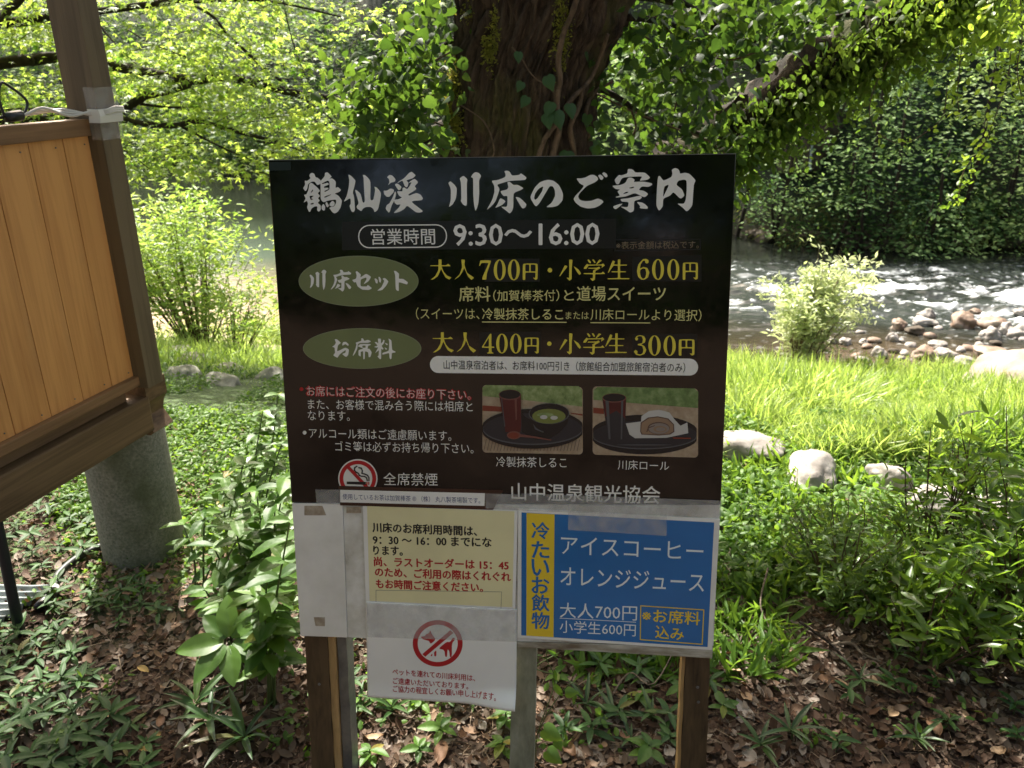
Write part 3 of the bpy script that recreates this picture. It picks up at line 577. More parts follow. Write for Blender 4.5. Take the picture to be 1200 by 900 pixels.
pic('food_photo', (rounded(694.5, 452.6, 818, 532.5, 4.5, skew=(2.6, 3.6)), m_table), [
  (m_grass_print2, [[(50,110),(95,76),(1140,92),(1183,130),(1180,305),(400,245),(50,215)]]),
  (m_redwood, [[(48,298),(165,310),(165,370),(48,360)]]),
  (m_tray, [clipx(E_(605,590,600,215), 45, 1165)]), (m_rim, [clipx(E_(605,600,575,150), 48, 1160)]), (m_tray2, [clipx(E_(605,590,570,148), 50, 1158)]),
  (m_pw, [[(400,470),(560,450),(920,420),(990,495),(1065,460),(1075,575),(840,625),(500,630),(440,590)]]),
  (m_tray2, [[(145,190),(405,190),(390,560),(380,690),(200,690),(185,480)]]), (m_cup, [[(148,200),(403,200),(395,420),(300,330),(180,400)]]), (m_cup2, [E_(275,195,130,50)]), (m_tray, [E_(275,191,121,42)]),
  (m_pw, [[(560,500),(570,390),(650,335),(760,322),(870,350),(930,430),(925,540),(780,520)]]),
  (m_caked, [[(555,560),(560,460),(640,405),(745,392),(860,415),(922,480),(925,560),(880,590),(760,600),(570,590)]]),
  (m_cake, [[(565,555),(572,465),(650,415),(745,403),(850,425),(912,485),(912,555),(870,580),(760,590),(580,582)]]), (m_caked, [E_(755,520,120,66)]), (m_cream2, [E_(758,524,112,58)]), (m_caked, [[(620,560),(640,510),(715,488),(712,497),(650,520),(632,562)]]),
  (m_rim, [[(180,220),(215,225),(235,640),(215,640)]]), (m_rim, [[(350,225),(372,222),(360,640),(345,640)]]), (m_cake, [E_(770,530,72,34)]), (m_cream2, [E_(775,532,50,22)]), (m_rim, [E_(600,700,300,7)]), (m_redwood, [[(900,618),(1100,622),(1100,636),(920,634)]])], sg, c2, L1)
# clear tape bands over the foot of the black panel
L2 = .0026
ct = slab('clear_tape_strip', [(611, 577.5), (845.5, 586), (845, 606.5), (611, 597.5)], L2+.0012, L2+.001, M_tape, sg, bev=0)
tag(ct, 'long clear tape band across the joint below the printed panel')
slab('tape_remnant', [(357, 592.5), (378, 592.5), (382.5, 603.5), (357, 603.5)], .0016, .0009, M_glue, sg, bev=0); slab('tape_remnant', [(368, 723), (381, 723), (381, 733.5), (370, 733)], .0016, .0009, M_glue, sg, bev=0)
slab('tape_remnant', [(406, 594), (423, 594), (423, 601), (406, 601)], .0004, -.0011, M_glue, sg, bev=0)
slab('corner_tape', [(315.5, 190), (341, 189.7), (341.3, 199.5), (316.5, 200)], L1+.0003, L1-.0002, mat_flat('dark_green_tape', (.006, .014, .012), .35), sg, bev=0)

# ================================================================== notices fixed to the board, each a thing of its own
def notice(name, label, quad, front, thick, mat, cat='notice', defo=None, group=None, nx=1, ny=1):
    e = empty(name, W(*S(*quad[3]), front), label, cat, group)
    if defo is None: slab('sheet', quad, front, front-thick, mat, e, bev=0)
    else:
        bm = bmesh.new(); g = []; q = [Vector(S(*p)) for p in quad]
        for j in range(ny+1):
            row = []
            for i in range(nx+1):
                a, b = i/nx, j/ny; p = (q[0]*(1-a)+q[1]*a)*(1-b) + (q[3]*(1-a)+q[2]*a)*b
                row.append(bm.verts.new(W(p.x, p.y, front + defo(p.x, p.y))))
            g.append(row)
        for j in range(ny):
            for i in range(nx): bm.faces.new((g[j][i], g[j][i+1], g[j+1][i+1], g[j+1][i]))
        me = bm_mesh(bm, 'sheet', True); o = link('sheet', me, e, mat); sm = o.modifiers.new('thickness', 'SOLIDIFY'); sm.thickness = .0003; sm.offset = 0
    return e
# small slip about the tea
n1 = notice('paper_slip', 'narrow white slip with one line of small blue print taped across the board', [(399, 573.5), (568.5, 577.5), (568, 592.3), (399.3, 588)], L2+.0004, .0002, M_paper)
slab('backing_strip', [(397, 569), (590, 574), (578, 597), (399, 591.6)], L2+.0001, .0012, M_brownsheet, n1, bev=0)
T('使用しているお茶は加賀棒茶 ® （株） 丸八製茶場製です。', 402, 581.3, 563, 586, 7, M_navy, n1, L2+.0006, .0)
slab('tape', [(370, 573), (398.8, 573.3), (399, 590.5), (371.5, 590)], L2+.0003, L2+.0002, M_tape, n1, bev=0); slab('tape', [(569, 577.5), (611, 579), (611, 597.5), (569.5, 595)], L2+.0009, L2+.0008, M_tape, n1, bev=0)
# yellow notice
n2 = notice('yellow_notice', 'pale yellow laminated notice with black and red Japanese text about seating hours', [(425.5, 590.8), (607, 597.5), (604, 713), (429, 704.5)], L2-.0006, .0003, M_paper)
slab('yellow_paper', [(430.5, 592.5), (603, 598.8), (600.5, 711), (433.5, 703.5)], L2-.0003, L2-.0005, M_yellowpaper, n2, bev=0)
for a in (('川床のお席利用時間は、', 437, 617.3, 559, 622, 11.4, M_ink), ('9：30 ～ 16：00 までにな', 437.5, 631.8, 576, 635, 10.6, M_ink), ('ります。', 438, 644.3, 472, 645.4, 10.4, M_ink),
          ('尚、ラストオーダーは 15：45', 438.8, 657.3, 596, 662, 11, M_red), ('のため、ご利用の際はくれぐれ', 440, 669.5, 598.5, 675.5, 11, M_red), ('もお時間ご注意ください。', 441, 683.3, 566, 688, 10.8, M_red)):
    T(*a, n2, L2-.0001, .028)
M_line = mat_flat('pencil_grey_edge', (.22, .22, .2), .4)
bm = bmesh.new()
for a, b in (((441, 691), (441, 715)), ((441, 691), (588, 693)), ((588, 693), (587, 719))): sline(bm, [a, b], .5, L2)
link('tape_edge', bm_mesh(bm, 'e'), n2, M_line)
# dog notice, lower right corner curling forward
q0 = S(605, 826)
def curl(s, t):
    d = math.hypot((s-q0[0])/.13, (t-q0[1])/.045); c = max(0, 1-d); lower = max(0, (t-S(520, 800)[1])/.05)
    return .018*c*c*(3-2*c) + .004*min(1, lower)**2
n3 = notice('dog_notice', 'white laminated no dogs notice with red ring emblem, its lower corner curling', [(429, 704.2), (606, 713.3), (605, 826), (431.5, 815)], L2+.0006, .0003, M_paper, defo=curl, nx=60, ny=40)
cx, cy = 513.3, 753; cd = lambda l: [(470+x/12.86, 715+y/12.86) for x, y in l]
bm = bmesh.new(); spoly(bm, [ell(cx, cy, 29.2, 27.2, 64), ell(cx, cy, 23.4, 21.8, 64)[::-1]], L2+.0009)
spoly(bm, [cd([(325,650),(745,290),(795,330),(370,690)])], L2+.00095); link('red_ring', bm_mesh(bm, 'r'), n3, M_red)
bm = bmesh.new()
for pl in ([(298,388),(360,380),(385,350),(425,335),(445,288),(470,350),(530,430),(450,500),(425,450),(380,440),(330,425)], [(565,570),(690,465),(745,470),(780,405),(810,400),(815,435),(770,490),(770,690),(740,698),(730,600),(705,575),(695,695),(670,690),(655,585)],
           [(540,590),(535,685),(505,680),(500,620)], [(480,640),(475,680),(450,682),(455,660)]): spoly(bm, [chaikin(cd(pl), .2)], L2+.0009)
link('dog_mark', bm_mesh(bm, 'd'), n3, M_red)
for a in (('ペットを連れての川床利用は、', 460.5, 785.8, 557, 793.6, 7.6), ('ご遠慮いただいております。', 461, 796.5, 549, 803, 7.4), ('ご協力の程宜しくお願い申し上げます。', 461, 805.6, 582, 813.6, 7.4)):
    T(*a, M_red, n3, L2+.0013, .010, defo=curl)
slab('tape', [(430, 704.6), (606, 713.6), (605.5, 751), (430.8, 745.5)], L2+.0013, L2+.00125, M_tape, n3, bev=0)
# blue drinks sign
n4 = notice('drinks_sign', 'blue and yellow iced drinks sign with white lettering below the black panel', [(607.5, 595.6), (843.5, 608), (834, 761), (606.5, 746.3)], L2+.0004, .003, M_whiteboard, 'sign')
bm = bmesh.new(); spoly(bm, [[(611.3, 599.8), (836.7, 611.6), (829, 757.3), (611, 743.6)]], L2+.0006); link('blue_face', bm_mesh(bm, 'f'), n4, M_blue)
bm = bmesh.new(); spoly(bm, [[(617.3, 600.4), (650, 602), (648.8, 745.8), (617, 743.9)]], L2+.0009); link('yellow_band', bm_mesh(bm, 'f'), n4, M_gold)
for a in (('アイスコーヒー', 657.5, 637.8, 824, 645.6, 21, .0), ('オレンジジュース', 657, 674, 825, 682, 21.5, .002), ('大人700円', 656.3, 713.9, 746.5, 717.6, 17.8, .0), ('小学生600円', 656, 733, 745, 737.5, 14.8, .0)):
    T(a[0], *a[1:6], M_bluet, n4, L2+.0009, a[6])
for a in (('※お席料', 752.5, 719.8, 820, 724, 15.5), ('込み', 768, 739.3, 801, 742.3, 14.5)): T(*a, M_gold, n4, L2+.0009, .012)
bm = bmesh.new(); sline(bm, [(656, 723.4), (745, 728.2)], .7, L2+.0009); link('rule', bm_mesh(bm, 'f'), n4, M_bluet)
bm = bmesh.new()
for a, b in (((750.8, 709), (824.6, 713.8)), ((824.6, 713.8), (822.6, 754)), ((822.6, 754), (750.2, 748.5)), ((750.2, 748.5), (750.8, 709))): sline(bm, [a, b], 1.1, L2+.0009 + (.00005 if a[0] == b[0] or abs(a[0]-b[0]) < 3 else 0))
link('box_outline', bm_mesh(bm, 'f'), n4, M_gold)
for ch, y in zip('冷たいお飲物', (620.7, 643, 664, 684.5, 705.2, 726)): T(ch, 623.5, y, 643.6, y+.6, 19.2, M_blue, n4, L2+.0012, .02)
slab('tape', [(666, 589.5), (781, 594.5), (781, 627), (666, 620)], L2+.0020, L2+.0018, M_tape, n4, bev=0)
# ================================================================== ground
def axis_pts(segs):
    out = []
    for a, b, s in segs: out += list(np.arange(a, b, s))
    return np.array(out + [segs[-1][1]])
gx = axis_pts([(-160, -40, 12), (-40, -12, 1.5), (-12, -5, .25), (-5, 5, .05), (5, 12, .25), (12, 40, 1.5), (40, 160, 12)])
gy = axis_pts([(-60, -8, 4), (-8, 0, .5), (0, 1.1, .15), (1.1, 5, .04), (5, 10, .1), (10, 32, .3), (32, 60, 2), (60, 240, 15)])
X, Y = np.meshgrid(gx, gy); Z = height(X, Y)
V = np.stack([X, Y, Z], -1).reshape(-1, 3); nx, ny = len(gx), len(gy)
idx = np.arange(nx*ny).reshape(ny, nx); Q = np.stack([idx[:-1, :-1], idx[:-1, 1:], idx[1:, 1:], idx[1:, :-1]], -1).reshape(-1, 4)
me = mesh_np('ground', V, Q, True)
xf, yf = X.ravel(), Y.ravel()
n1_ = fbm(xf*1.2, yf*1.2, 31); n2_ = fbm(xf*5, yf*5, 32)
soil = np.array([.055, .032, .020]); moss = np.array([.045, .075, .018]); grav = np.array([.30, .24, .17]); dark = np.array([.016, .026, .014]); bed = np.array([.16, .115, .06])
col = soil*(.6+.8*n2_[:, None])
g = sstep(2.15, 2.6, yf - .25*(n1_-.5) + .35*(xf < -.3))[:, None]; col = col*(1-g) + moss*(.6+.8*n2_[:, None])*g
ns_, fs_ = near_shore(xf), far_shore(xf)
g = (sstep(-1.6, -.5, yf-ns_ + 1.4*(n1_-.5)))[:, None]; col = col*(1-g) + grav*(.6+.8*n2_[:, None])*g
g = (sstep(.0, .4, yf-ns_))[:, None]; col = col*(1-g) + bed*g
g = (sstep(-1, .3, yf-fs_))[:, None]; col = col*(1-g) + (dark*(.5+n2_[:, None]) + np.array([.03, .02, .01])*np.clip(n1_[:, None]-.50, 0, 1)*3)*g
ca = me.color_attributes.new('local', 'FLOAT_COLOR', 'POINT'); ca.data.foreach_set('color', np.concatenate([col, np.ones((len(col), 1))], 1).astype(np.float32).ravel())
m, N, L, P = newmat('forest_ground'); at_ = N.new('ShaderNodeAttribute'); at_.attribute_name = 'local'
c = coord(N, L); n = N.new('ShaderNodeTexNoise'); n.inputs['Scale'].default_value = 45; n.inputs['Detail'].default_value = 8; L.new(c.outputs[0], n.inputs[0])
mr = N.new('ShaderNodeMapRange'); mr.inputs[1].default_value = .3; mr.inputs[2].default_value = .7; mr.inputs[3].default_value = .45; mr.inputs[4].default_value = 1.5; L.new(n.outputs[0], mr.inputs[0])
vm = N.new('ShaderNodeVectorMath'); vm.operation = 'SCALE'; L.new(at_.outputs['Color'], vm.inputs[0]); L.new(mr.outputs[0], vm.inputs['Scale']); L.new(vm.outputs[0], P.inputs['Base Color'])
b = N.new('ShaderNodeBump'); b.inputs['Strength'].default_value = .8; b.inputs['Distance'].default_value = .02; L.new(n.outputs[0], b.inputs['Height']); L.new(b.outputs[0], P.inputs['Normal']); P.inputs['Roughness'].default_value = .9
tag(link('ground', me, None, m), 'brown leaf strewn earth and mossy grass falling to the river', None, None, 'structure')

# ================================================================== river
foam_spots = [(930, 345, .9, .35, .7), (1020, 335, 1.2, .35, 1), (1065, 345, 1.1, .3, 1), (1090, 352, .7, .22, 1.4), (1120, 335, 1.4, .35, .9), (1180, 350, 1.2, .35, 1.0), (880, 352, .8, .5, 1.1), (1160, 372, .8, .28, 1.1), (1050, 322, 1.5, .35, .6), (1300, 345, 3, .5, 1), (1420, 330, 3, .6, .8), (870, 320, .8, .3, .3)]
wx = axis_pts([(-60, -9, 2), (-9, 2.0, .2), (2.0, 11, .035), (11, 60, 2)]); wy = axis_pts([(7, 7.8, .2), (7.8, 14.5, .035), (14.5, 34, .3), (34, 60, 3)])
X, Y = np.meshgrid(wx, wy); fo = np.zeros_like(X); amp = np.zeros_like(X)
for px, py, sx, sy, k in foam_spots:
    p = water(px, py); d = ((X-p.x)/sx)**2 + ((Y-p.y)/sy)**2; fo += k*np.exp(-d); amp += np.exp(-d/4)
wrp = fbm(X*1.1, Y*2.2, 46, 3); streak = fbm(X*2.0+Y*.6+3*wrp, Y*5.5+2.5*wrp, 41, 6); fine = fbm(X*7, Y*16, 42, 5)
foam = np.clip(np.clip(fo, 0, 1.3)*np.clip((streak-.475)*4.8, 0, 1.3)*(.1+2.4*np.clip(fine-.2, 0, 1)) - .13, 0, 1)*1.25*np.clip(sstep(8.2, 9.2, Y), 0, 1)
amp = np.clip(amp, 0, 1)
rap = sstep(1.5, 4.0, X)*sstep(14.2, 12.5, Y)
foam = np.clip(foam + rap*np.clip(fbm(X*10+3*wrp, Y*22, 47, 4)-.69, 0, 1)*4.5*(.4+amp), 0, 1)  # extra white flecks in the foam colour imitate glitter on the riffle
Z = WZ + .09*amp*(fbm(X*1.6, Y*3.2, 43, 4)-.5)*2 + rap*.05*(fbm(X*4.5, Y*7, 44, 3)-.5) + .035*foam*fine
V = np.stack([X, Y, Z], -1).reshape(-1, 3); nx, ny = len(wx), len(wy); idx = np.arange(nx*ny).reshape(ny, nx)
me = mesh_np('river', V, np.stack([idx[:-1, :-1], idx[:-1, 1:], idx[1:, 1:], idx[1:, :-1]], -1).reshape(-1, 4), True)
xf, yf = X.ravel(), Y.ravel(); d = yf-near_shore(xf)
shallow = np.clip(1-d/4.2, 0, 1)*sstep(3.5, -1, xf); mid = np.clip(1-np.abs(d-4.2)/4.0, 0, 1)*sstep(3.5, -1, xf)
col = np.array([.010, .012, .009])[None]*np.ones((len(xf), 1)) + np.array([.26, .17, .075])*(shallow**1.3*(.6+.7*fbm(xf*1.5, yf*2, 45)))[:, None] + np.array([.040, .058, .042])*mid[:, None] + np.array([.022, .026, .026])*(np.clip(amp.ravel(), 0, 1)*(.4+.9*streak.ravel()))[:, None] + np.array([.055, .035, .02])*(sstep(2.0, 0, d)*sstep(2, 4, xf))[:, None]
ca = me.color_attributes.new('local', 'FLOAT_COLOR', 'POINT'); ca.data.foreach_set('color', np.concatenate([col, foam.reshape(-1, 1)], 1).astype(np.float32).ravel())
ca = me.color_attributes.new('foam', 'FLOAT_COLOR', 'POINT'); ff = foam.reshape(-1, 1); ca.data.foreach_set('color', np.concatenate([ff, np.clip(rap+.9*amp, 0, 1).reshape(-1, 1), ff, ff], 1).astype(np.float32).ravel())
m, N, L, P = newmat('river_water'); at_ = N.new('ShaderNodeAttribute'); at_.attribute_name = 'local'; af = N.new('ShaderNodeAttribute'); af.attribute_name = 'foam'
mx = N.new('ShaderNodeMix'); mx.data_type = 'RGBA'; sx_ = N.new('ShaderNodeSeparateColor'); L.new(af.outputs['Color'], sx_.inputs[0]); L.new(sx_.outputs[0], mx.inputs[0]); L.new(at_.outputs['Color'], mx.inputs[6]); mx.inputs[7].default_value = (.72, .76, .78, 1); L.new(mx.outputs[2], P.inputs['Base Color'])
mr = N.new('ShaderNodeMapRange'); mr.inputs[3].default_value = .09; mr.inputs[4].default_value = .55; L.new(sx_.outputs[0], mr.inputs[0]); L.new(mr.outputs[0], P.inputs['Roughness'])
c = coord(N, L, scale=(2.2, 5, 1)); n = N.new('ShaderNodeTexNoise'); n.inputs['Scale'].default_value = 1.6; n.inputs['Detail'].default_value = 6; L.new(c.outputs[0], n.inputs[0])
b = N.new('ShaderNodeBump'); ms = N.new('ShaderNodeMapRange'); ms.inputs[3].default_value = .05; ms.inputs[4].default_value = .24; L.new(sx_.outputs[1], ms.inputs[0]); L.new(ms.outputs[0], b.inputs['Strength']); b.inputs['Distance'].default_value = .12; L.new(n.outputs[0], b.inputs['Height']); L.new(b.outputs[0], P.inputs['Normal']); P.inputs['IOR'].default_value = 1.33
tag(link('river', me, None, m), 'dark clear river with a white rapid and a shallow tan edge', None, None, 'structure')

# ================================================================== wooden stall at the left edge
HP = Vector((-1.12, 2.20, 0)); HD = Vector((.284, .959, 0)).normalized(); HR = Vector((HD.y, -HD.x, 0))
def wall_s(px, py):
    r = ray(px, py); c = Vector((0, 0, CAMZ)); k = (HP-c).dot(HR)/r.dot(HR); p = c+r*k; return (p-HP).dot(HD), p.z
def Hh(s, r, z): return HP + HD*s + HR*r + Vector((0, 0, z))
def hbox(name, s0, s1, r0, r1, z0, z1, mat, parent, bev=.003):
    """box in the stall's frame with its own origin at its corner so the wood grain follows it"""
    bm = bmesh.new(); obox(bm, (0, 0, 0), (r1-r0, 0, 0), (0, s1-s0, 0), (0, 0, z1-z0), bev)
    o = bpy.data.objects.new(name, bm_mesh(bm, name)); COL.objects.link(o); o.data.materials.append(mat)
    R = Matrix((( HR.x, HD.x, 0), (HR.y, HD.y, 0), (0, 0, 1))).to_4x4(); o.parent = parent
    o.matrix_parent_inverse = Matrix.Translation(parent.location).inverted(); o.matrix_basis = Matrix.Translation(Hh(s0, r0, z0)) @ R
    return o
M_plank = mat_wood('cedar_planks', (.38, .160, .045), (.60, .30, .10), along=2, rough=.5, bump=.1, knots=True)
M_frame = mat_wood('brown_frame_wood', (.10, .052, .022), (.24, .135, .065), along=1)
M_post2 = mat_wood('stall_post_wood', (.050, .035, .019), (.135, .10, .058), along=2)
M_beam = mat_wood('old_beam_wood', (.05, .028, .013), (.16, .10, .05), along=1)
M_concrete = mat_noise('speckled_concrete', [(.32, (.10, .105, .08)), (.5, (.17, .17, .135)), (.7, (.25, .245, .20))], scale=110, detail=8, rough=.9, bump=.5, bscale=220, dist=.002)
ht = empty('wooden_stall', Hh(0, 0, 0), 'wooden stall wall of upright cedar planks with a leaning brown corner post', 'stall')
js = [wall_s(px, py)[0] for px, py in ((15, 500), (58, 480), (96, 462), (130, 447), (158, 436))]
zb, zt = .735, 1.415
edges_ = sorted(js); step = (edges_[-1]-edges_[0])/4
while edges_[0] > -1.9: edges_.insert(0, edges_[0]-step)
for a, b_ in zip(edges_[:-1], edges_[1:]):
    hbox('plank', a+.0012, b_-.0012, -.012 + rnd.uniform(-.0012, .0012), .002 + rnd.uniform(-.0012, .0012), zb, zt, M_plank, ht, .0015)
s0 = edges_[0]; s1 = edges_[-1]
hbox('top_rail', s0, s1+.004, -.03, .014, zt, zt+.042, M_frame, ht); hbox('bottom_rail', s0, s1+.01, -.03, .020, zb-.028, zb, M_frame, ht)
hbox('joist', s0, s1-.03, -.10, -.02, zb-.075, zb-.0285, M_beam, ht); hbox('beam', s0-.3, .04, -.11, .012, .545, zb-.076, M_beam, ht, .006)
hbox('corner_post', .004, .070, -.048, .048, .70, 3.2, M_post2, ht, .002)
for s_ in js:                      # nail heads along the rails
    for z_ in (zt-.02, zb+.018):
        q = Hh(s_-.03, .0045, z_); bm = bmesh.new(); tube(bm, [q, q+HR*.0016], [.0022, .0018], 8); link('nail', bm_mesh(bm, 'nail'), ht, M_steel)
# shaped bracket on the pillar
bm = bmesh.new(); prof = [(.0, .529), (.10, .529), (.115, .54), (.10, .56), (.085, .585), (.095, .62), (.11, .64), (.11, .70), (-.06, .70), (-.06, .529)]
f1 = [bm.verts.new(Hh(.03, -.10+x, z)) for x, z in prof]; f2 = [bm.verts.new(Hh(.12, -.10+x, z)) for x, z in prof]
bm.faces.new(f1); bm.faces.new(f2[::-1])
for i in range(len(prof)): j = (i+1) % len(prof); bm.faces.new((f1[i], f2[i], f2[j], f1[j]))
link('bracket', bm_mesh(bm, 'bracket'), ht, M_beam)
hbox('upper_roof_beam', -2.2, .5, -.16, -.09, 2.9, 3.02, M_beam, ht)
# pillar
bm = bmesh.new(); pc = Vector((-1.29, 2.40, 0)); n = 48; rings = []
for z, r in ((-.15, .136), (.0, .135), (.2, .133), (.40, .131), (.517, .1305), (.525, .127), (.527, .118), (.527, 0.0001)):
    rings.append([bm.verts.new((pc.x+r*math.cos(2*PI*k/n), pc.y+r*math.sin(2*PI*k/n), z)) for k in range(n)])
for a, b_ in zip(rings[:-1], rings[1:]):
    for k in range(n): bm.faces.new((a[k], a[(k+1) % n], b_[(k+1) % n], b_[k]))
mN, mL, mP = M_concrete.node_tree.nodes, M_concrete.node_tree.links, M_concrete.node_tree.nodes['Principled BSDF']; src = mP.inputs['Base Color'].links[0].from_socket
cc = coord(mN, mL, scale=(1, 1, .6)); nn2 = mN.new('ShaderNodeTexNoise'); nn2.inputs['Scale'].default_value = 7; nn2.inputs['Detail'].default_value = 8; mL.new(cc.outputs[0], nn2.inputs[0]); rr2 = ramp(mN, [(.48, (0, 0, 0)), (.66, (.8, .8, .8))]); mL.new(nn2.outputs[0], rr2.inputs[0])
mm2 = mN.new('ShaderNodeMix'); mm2.data_type = 'RGBA'; mL.new(rr2.outputs[0], mm2.inputs[0]); mL.new(src, mm2.inputs[6]); mm2.inputs[7].default_value = (.075, .085, .045, 1); mL.new(mm2.outputs[2], mP.inputs['Base Color'])
o = link('concrete_pillar', bm_mesh(bm, 'p', True), None, M_concrete); tag(o, 'round rough concrete footing pillar under the stall corner', 'pillar')
# cables on the rail
M_wcable = mat_flat('white_cable', (.52, .50, .47), .4); M_bcable = mat_flat('black_cable', (.012, .012, .013), .4); M_wtape = mat_flat('white_wrap_tape', (.62, .60, .56), .35, dirt=.1)
cb = empty('cable_bundle', Hh(-.2, 0, zt+.05), 'white cables with a black loop lying on the stall rail, taped to the post', 'cable')
bm = bmesh.new(); Zr = zt+.05
for k in range(3):
    pts = [Hh(-.19, 0+.004*k, Zr+.012), Hh(-.13, .01*k-.01, Zr+.014+.006*k), Hh(-.06, .008*k, Zr+.018-.007*k), Hh(-.005, .03, Zr+.004+.003*k), Hh(.02, .060, Zr+.006+.004*k), Hh(.05, .062, Zr+.010+.005*k), Hh(.085, .058, Zr+.008+.005*k)]
    tube(bm, spline(pts, 6), .0036, 8)
tube(bm, spline([Hh(.085, .058, Zr+.01), Hh(.10, .03, Zr+.012), Hh(.11, -.03, Zr+.0), Hh(.09, -.07, Zr-.05)], 6), .003, 8)
link('white_cable', bm_mesh(bm, 'c', True), cb, M_wcable)
bm = bmesh.new(); tube(bm, spline([Hh(-.235, 0, Zr+.01), Hh(-.24, 0, Zr+.05), Hh(-.225, 0, Zr+.085), Hh(-.20, 0, Zr+.075), Hh(-.165, .0, Zr+.045), Hh(-.175, 0, Zr+.02), Hh(-.20, 0, Zr+.012)], 8), .0032, 8)
tube(bm, spline([Hh(-.9, -.01, Zr+.004), Hh(-.5, .0, Zr+.01), Hh(-.35, -.01, Zr+.02), Hh(-.24, 0, Zr+.01)], 6), .004, 8); link('black_cable', bm_mesh(bm, 'c', True), cb, M_bcable)
bm = bmesh.new(); tube(bm, [Hh(-.235, 0, Zr+.010), Hh(-.215, 0, Zr+.011), Hh(-.19, 0, Zr+.012), Hh(-.183, 0, Zr+.012)], [.010, .0125, .0125, .007], 12); link('plug', bm_mesh(bm, 'c', True), cb, mat_flat('black_plug_top', (.014, .014, .015), .35)); bm = bmesh.new(); tube(bm, [Hh(-.40, 0, Zr+.006), Hh(-.31, 0, Zr+.007)], [.013, .011], 12)
link('plug', bm_mesh(bm, 'c', True), cb, mat_flat('black_plug', (.014, .014, .015), .35))
bm = bmesh.new(); prof = [(.000, .018), (.000, .0535), (.074, .0535), (.074, .03)]
for (za, zb_, g_) in ((1.448, 1.482, .004),):
    A = [bm.verts.new(Hh(s_ + (g_ if s_ > .04 else -g_), r_+g_, za)) for s_, r_ in prof]; B = [bm.verts.new(Hh(s_ + (g_ if s_ > .04 else -g_), r_+g_+(.003 if g_ else 0), (za+zb_)/2)) for s_, r_ in prof]; Cc = [bm.verts.new(Hh(s_ + (g_ if s_ > .04 else -g_), r_+g_, zb_)) for s_, r_ in prof]
    for a, b_ in ((A, B), (B, Cc)):
        for i in range(3): bm.faces.new((a[i], a[i+1], b_[i+1], b_[i]))
link('tape_wrap', bm_mesh(bm, 'tape'), cb, M_wtape)
bm = bmesh.new()
A = [bm.verts.new(Hh(s_+(.001 if s_ > .04 else -.001), r_+.001, 1.405)) for s_, r_ in prof]; B = [bm.verts.new(Hh(s_+(.001 if s_ > .04 else -.001), r_+.001, 1.535)) for s_, r_ in prof]
for i in range(3): bm.faces.new((A[i], A[i+1], B[i+1], B[i]))
link('clear_tape_wrap', bm_mesh(bm, 'tape'), cb, M_tape)
# black pole, corrugated sheet, black pipe
p0 = at(-6, 600, 2.02); p1 = ground(25, 748); bm = bmesh.new(); d = (p0-p1); tube(bm, [p1-d*.06, p1+d*.33, p1+d*.66, p0, p0+d*1.6], [.0155, .0155, .0155, .0155, .0155], 14)
tag(link('black_pole', bm_mesh(bm, 'pole', True), None, mat_flat('black_pole_paint', (.012, .014, .020), .4)), 'slim dark pole standing by the corrugated sheet at the left edge', 'pole')
bm = bmesh.new(); A = ground(-120, 700); B = ground(64, 693); Cc = ground(10, 752); ex = (B-A); ey = Vector((-.07, -.20, 0)); nn = 46; g = []
for j in range(nn+1):
    row = []
    for i in range(9):
        p = A + ex*(i/8) + ey*(j/nn); z = max(hz(p.x, p.y), -.02)+.022+.011*math.sin(j/nn*2*PI*6.5) + .012*(1-i/8); row.append(bm.verts.new((p.x, p.y, z)))
    g.append(row)
for j in range(nn):
    for i in range(8): bm.faces.new((g[j][i], g[j][i+1], g[j+1][i+1], g[j+1][i]))
o = link('corrugated_sheet', bm_mesh(bm, 's', True), None, mat_noise('weathered_zinc', [(.3, (.13, .15, .15)), (.7, (.28, .31, .31))], scale=14, rough=.5, bump=.1, metallic=.3)); o.modifiers.new('t', 'SOLIDIFY').thickness = .0012
tag(o, 'grey corrugated metal sheet lying on the ground behind the dark pole', 'metal sheet')
bm = bmesh.new(); pts = [ground(48, 722), ground(66, 700), ground(72, 680), ground(105, 655), ground(150, 640)]; pts = [p+Vector((0, 0, .03)) for p in pts]
tube(bm, spline(pts, 6), .012, 10); o = link('black_hose', bm_mesh(bm, 'h', True), None, mat_flat('dark_hose', (.03, .033, .03), .5)); tag(o, 'dark hose with a pale collar lying beside the concrete pillar', 'hose')
bm = bmesh.new(); q = spline(pts, 6)[6]; dd = (spline(pts, 6)[7]-q).normalized(); tube(bm, [q-dd*.008, q+dd*.008], .0165, 14); link('collar', bm_mesh(bm, 'c'), o, M_wcable)
bm = bmesh.new(); q = spline(pts, 6); tube(bm, q[0:6], .0175, 12); link('sleeve', bm_mesh(bm, 'c', True), o, M_bcable)

